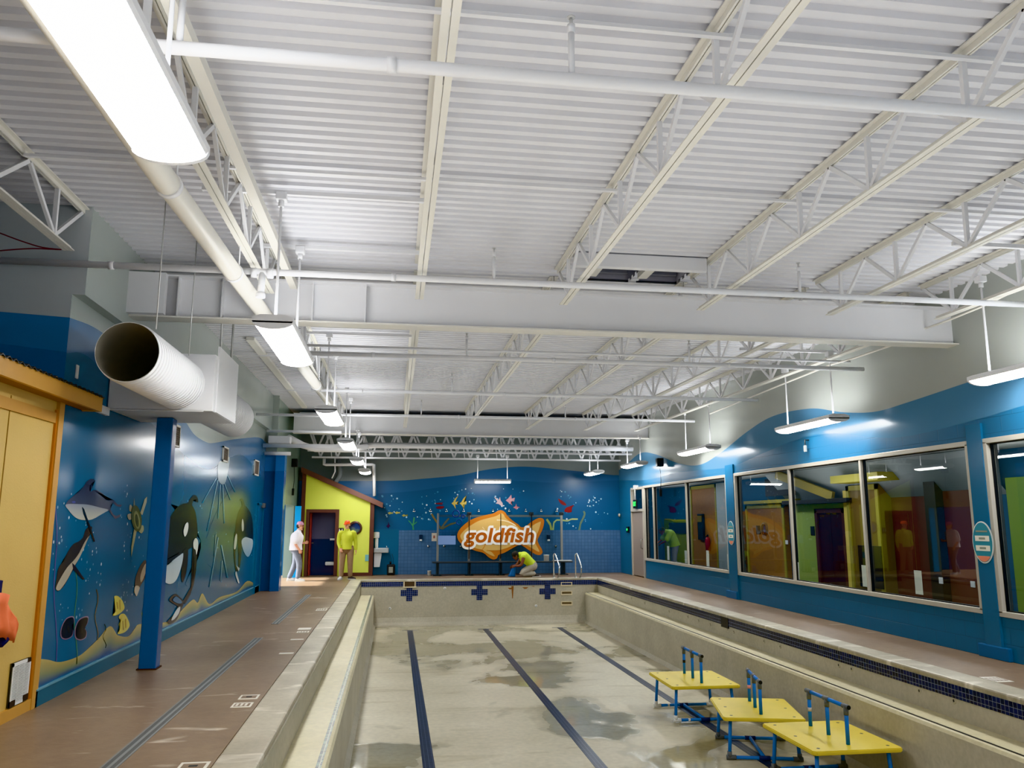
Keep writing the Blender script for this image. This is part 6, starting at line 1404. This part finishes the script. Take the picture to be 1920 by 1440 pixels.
# blue cloth held by the worker
b = MB(); cx, cy = 3.62, 24.93; n = 18; rings = []
for (z_, r_, dx) in ((.36, .025, .06), (.30, .045, .05), (.20, .06, .02), (.08, .08, -.01), (.01, .10, -.02)):
    rings.append([(cx+dx+r_*(1+.25*math.sin(5*a+z_*9))*math.cos(a), cy+r_*.8*(1+.25*math.sin(5*a+z_*9))*math.sin(a), z_) for a in [2*PI*k/n for k in range(n)]])
for r0, r1 in zip(rings, rings[1:]):
    for k in range(n): b.face([r0[k], r0[(k+1) % n], r1[(k+1) % n], r1[k]], smooth=True)
b.face(rings[0]); b.face(rings[-1][::-1])
tag(b.build('blue_cloth', mat('blue_rag', (40, 104, 168), .8, noise=.2, scale=20)), 'bunched blue cloth held to the deck by the kneeling worker', 'cloth')
# worker in the lobby, bent over
lb_ = Vector((9.0, 25.6, 0))
person('person in a lime tee and grey trousers bending over behind the far window', lb_,
    dict(pelvis=(.06, 0, .92), waist=(.02, .0, 1.06), chest=(-.10, .0, 1.26), neck=(-.22, 0, 1.36), head=(-.34, .02, 1.36), shL=(-.13, -.19, 1.30), elL=(-.28, -.22, 1.08), wrL=(-.42, -.14, .98), shR=(-.13, .19, 1.30), elR=(-.28, .22, 1.10), wrR=(-.44, .14, 1.0),
         hipL=(.06, -.09, .90), knL=(.0, -.12, .48), anL=(.06, -.13, .09), hipR=(.06, .09, .90), knR=(.04, .12, .48), anR=(.1, .13, .09)),
    SKIND, mat('lime_tee', (176, 206, 84), .8, noise=.06), mat('grey_trousers', (150, 148, 146), .8, noise=.1), 'short', (-1, .2, -.6), dict(L=(-1, 0, 0), R=(-1, 0, 0), mL=SHD, mR=SHD, sole=SOLE), hair=([((0, -.02, .04), (.085, .10, .09))], HAIRD), loose=.02)

# ------------------------------------------------------------------ light, world, view
for (x, y, sx_, sy_, e) in ((2.2, 3.5, 8.5, 11, 400), (2.2, 15.5, 8.5, 11, 215), (3, 23.6, 7, 4, 45)):  # wide upward fills added to brighten the ceiling, not fixtures of the hall
    la = bpy.data.lights.new('ceiling_fill', 'AREA'); la.shape = 'RECTANGLE'; la.size = sx_; la.size_y = sy_; la.energy = e*UPL; la.color = (.96, .975, 1)
    lo = bpy.data.objects.new('ceiling_fill', la); C.objects.link(lo); lo.location = (x, y, 2.5); lo.rotation_euler = (PI, 0, 0)
w = bpy.data.worlds.new('sky'); bpy.context.scene.world = w; w.use_nodes = True
nt = w.node_tree; bg = nt.nodes['Background']; sk = nt.nodes.new('ShaderNodeTexSky'); sk.sky_type = 'NISHITA'; sk.sun_disc = False; sk.sun_elevation = math.radians(40); sk.sun_rotation = math.radians(-90)
nt.links.new(sk.outputs[0], bg.inputs[0]); bg.inputs[1].default_value = .35
sun = bpy.data.lights.new('sun', 'SUN'); sun.energy = 13; sun.angle = .02; sun.color = (1, .98, .95)
so = bpy.data.objects.new('sun', sun); C.objects.link(so); so.rotation_euler = Vector((1.0, .04, -1.02)).to_track_quat('-Z', 'Y').to_euler()
b = MB(); b.box(-20, -3.31, 10, 40, -.12, -.02); struct(b.build('ground_outside', mat('pale_paving', (200, 198, 190), .8)))
sc = bpy.context.scene
sc.view_settings.view_transform = 'Khronos PBR Neutral'; sc.view_settings.look = 'None'; sc.view_settings.exposure = .22; sc.view_settings.gamma = 1
sc.cycles.use_denoising = True; sc.cycles.max_bounces = 7; sc.cycles.diffuse_bounces = 4; sc.cycles.adaptive_threshold = .025; sc.cycles.transparent_max_bounces = 12; sc.cycles.sample_clamp_indirect = 6
for o in bpy.data.objects:
    if '_local' in o.keys(): del o['_local']
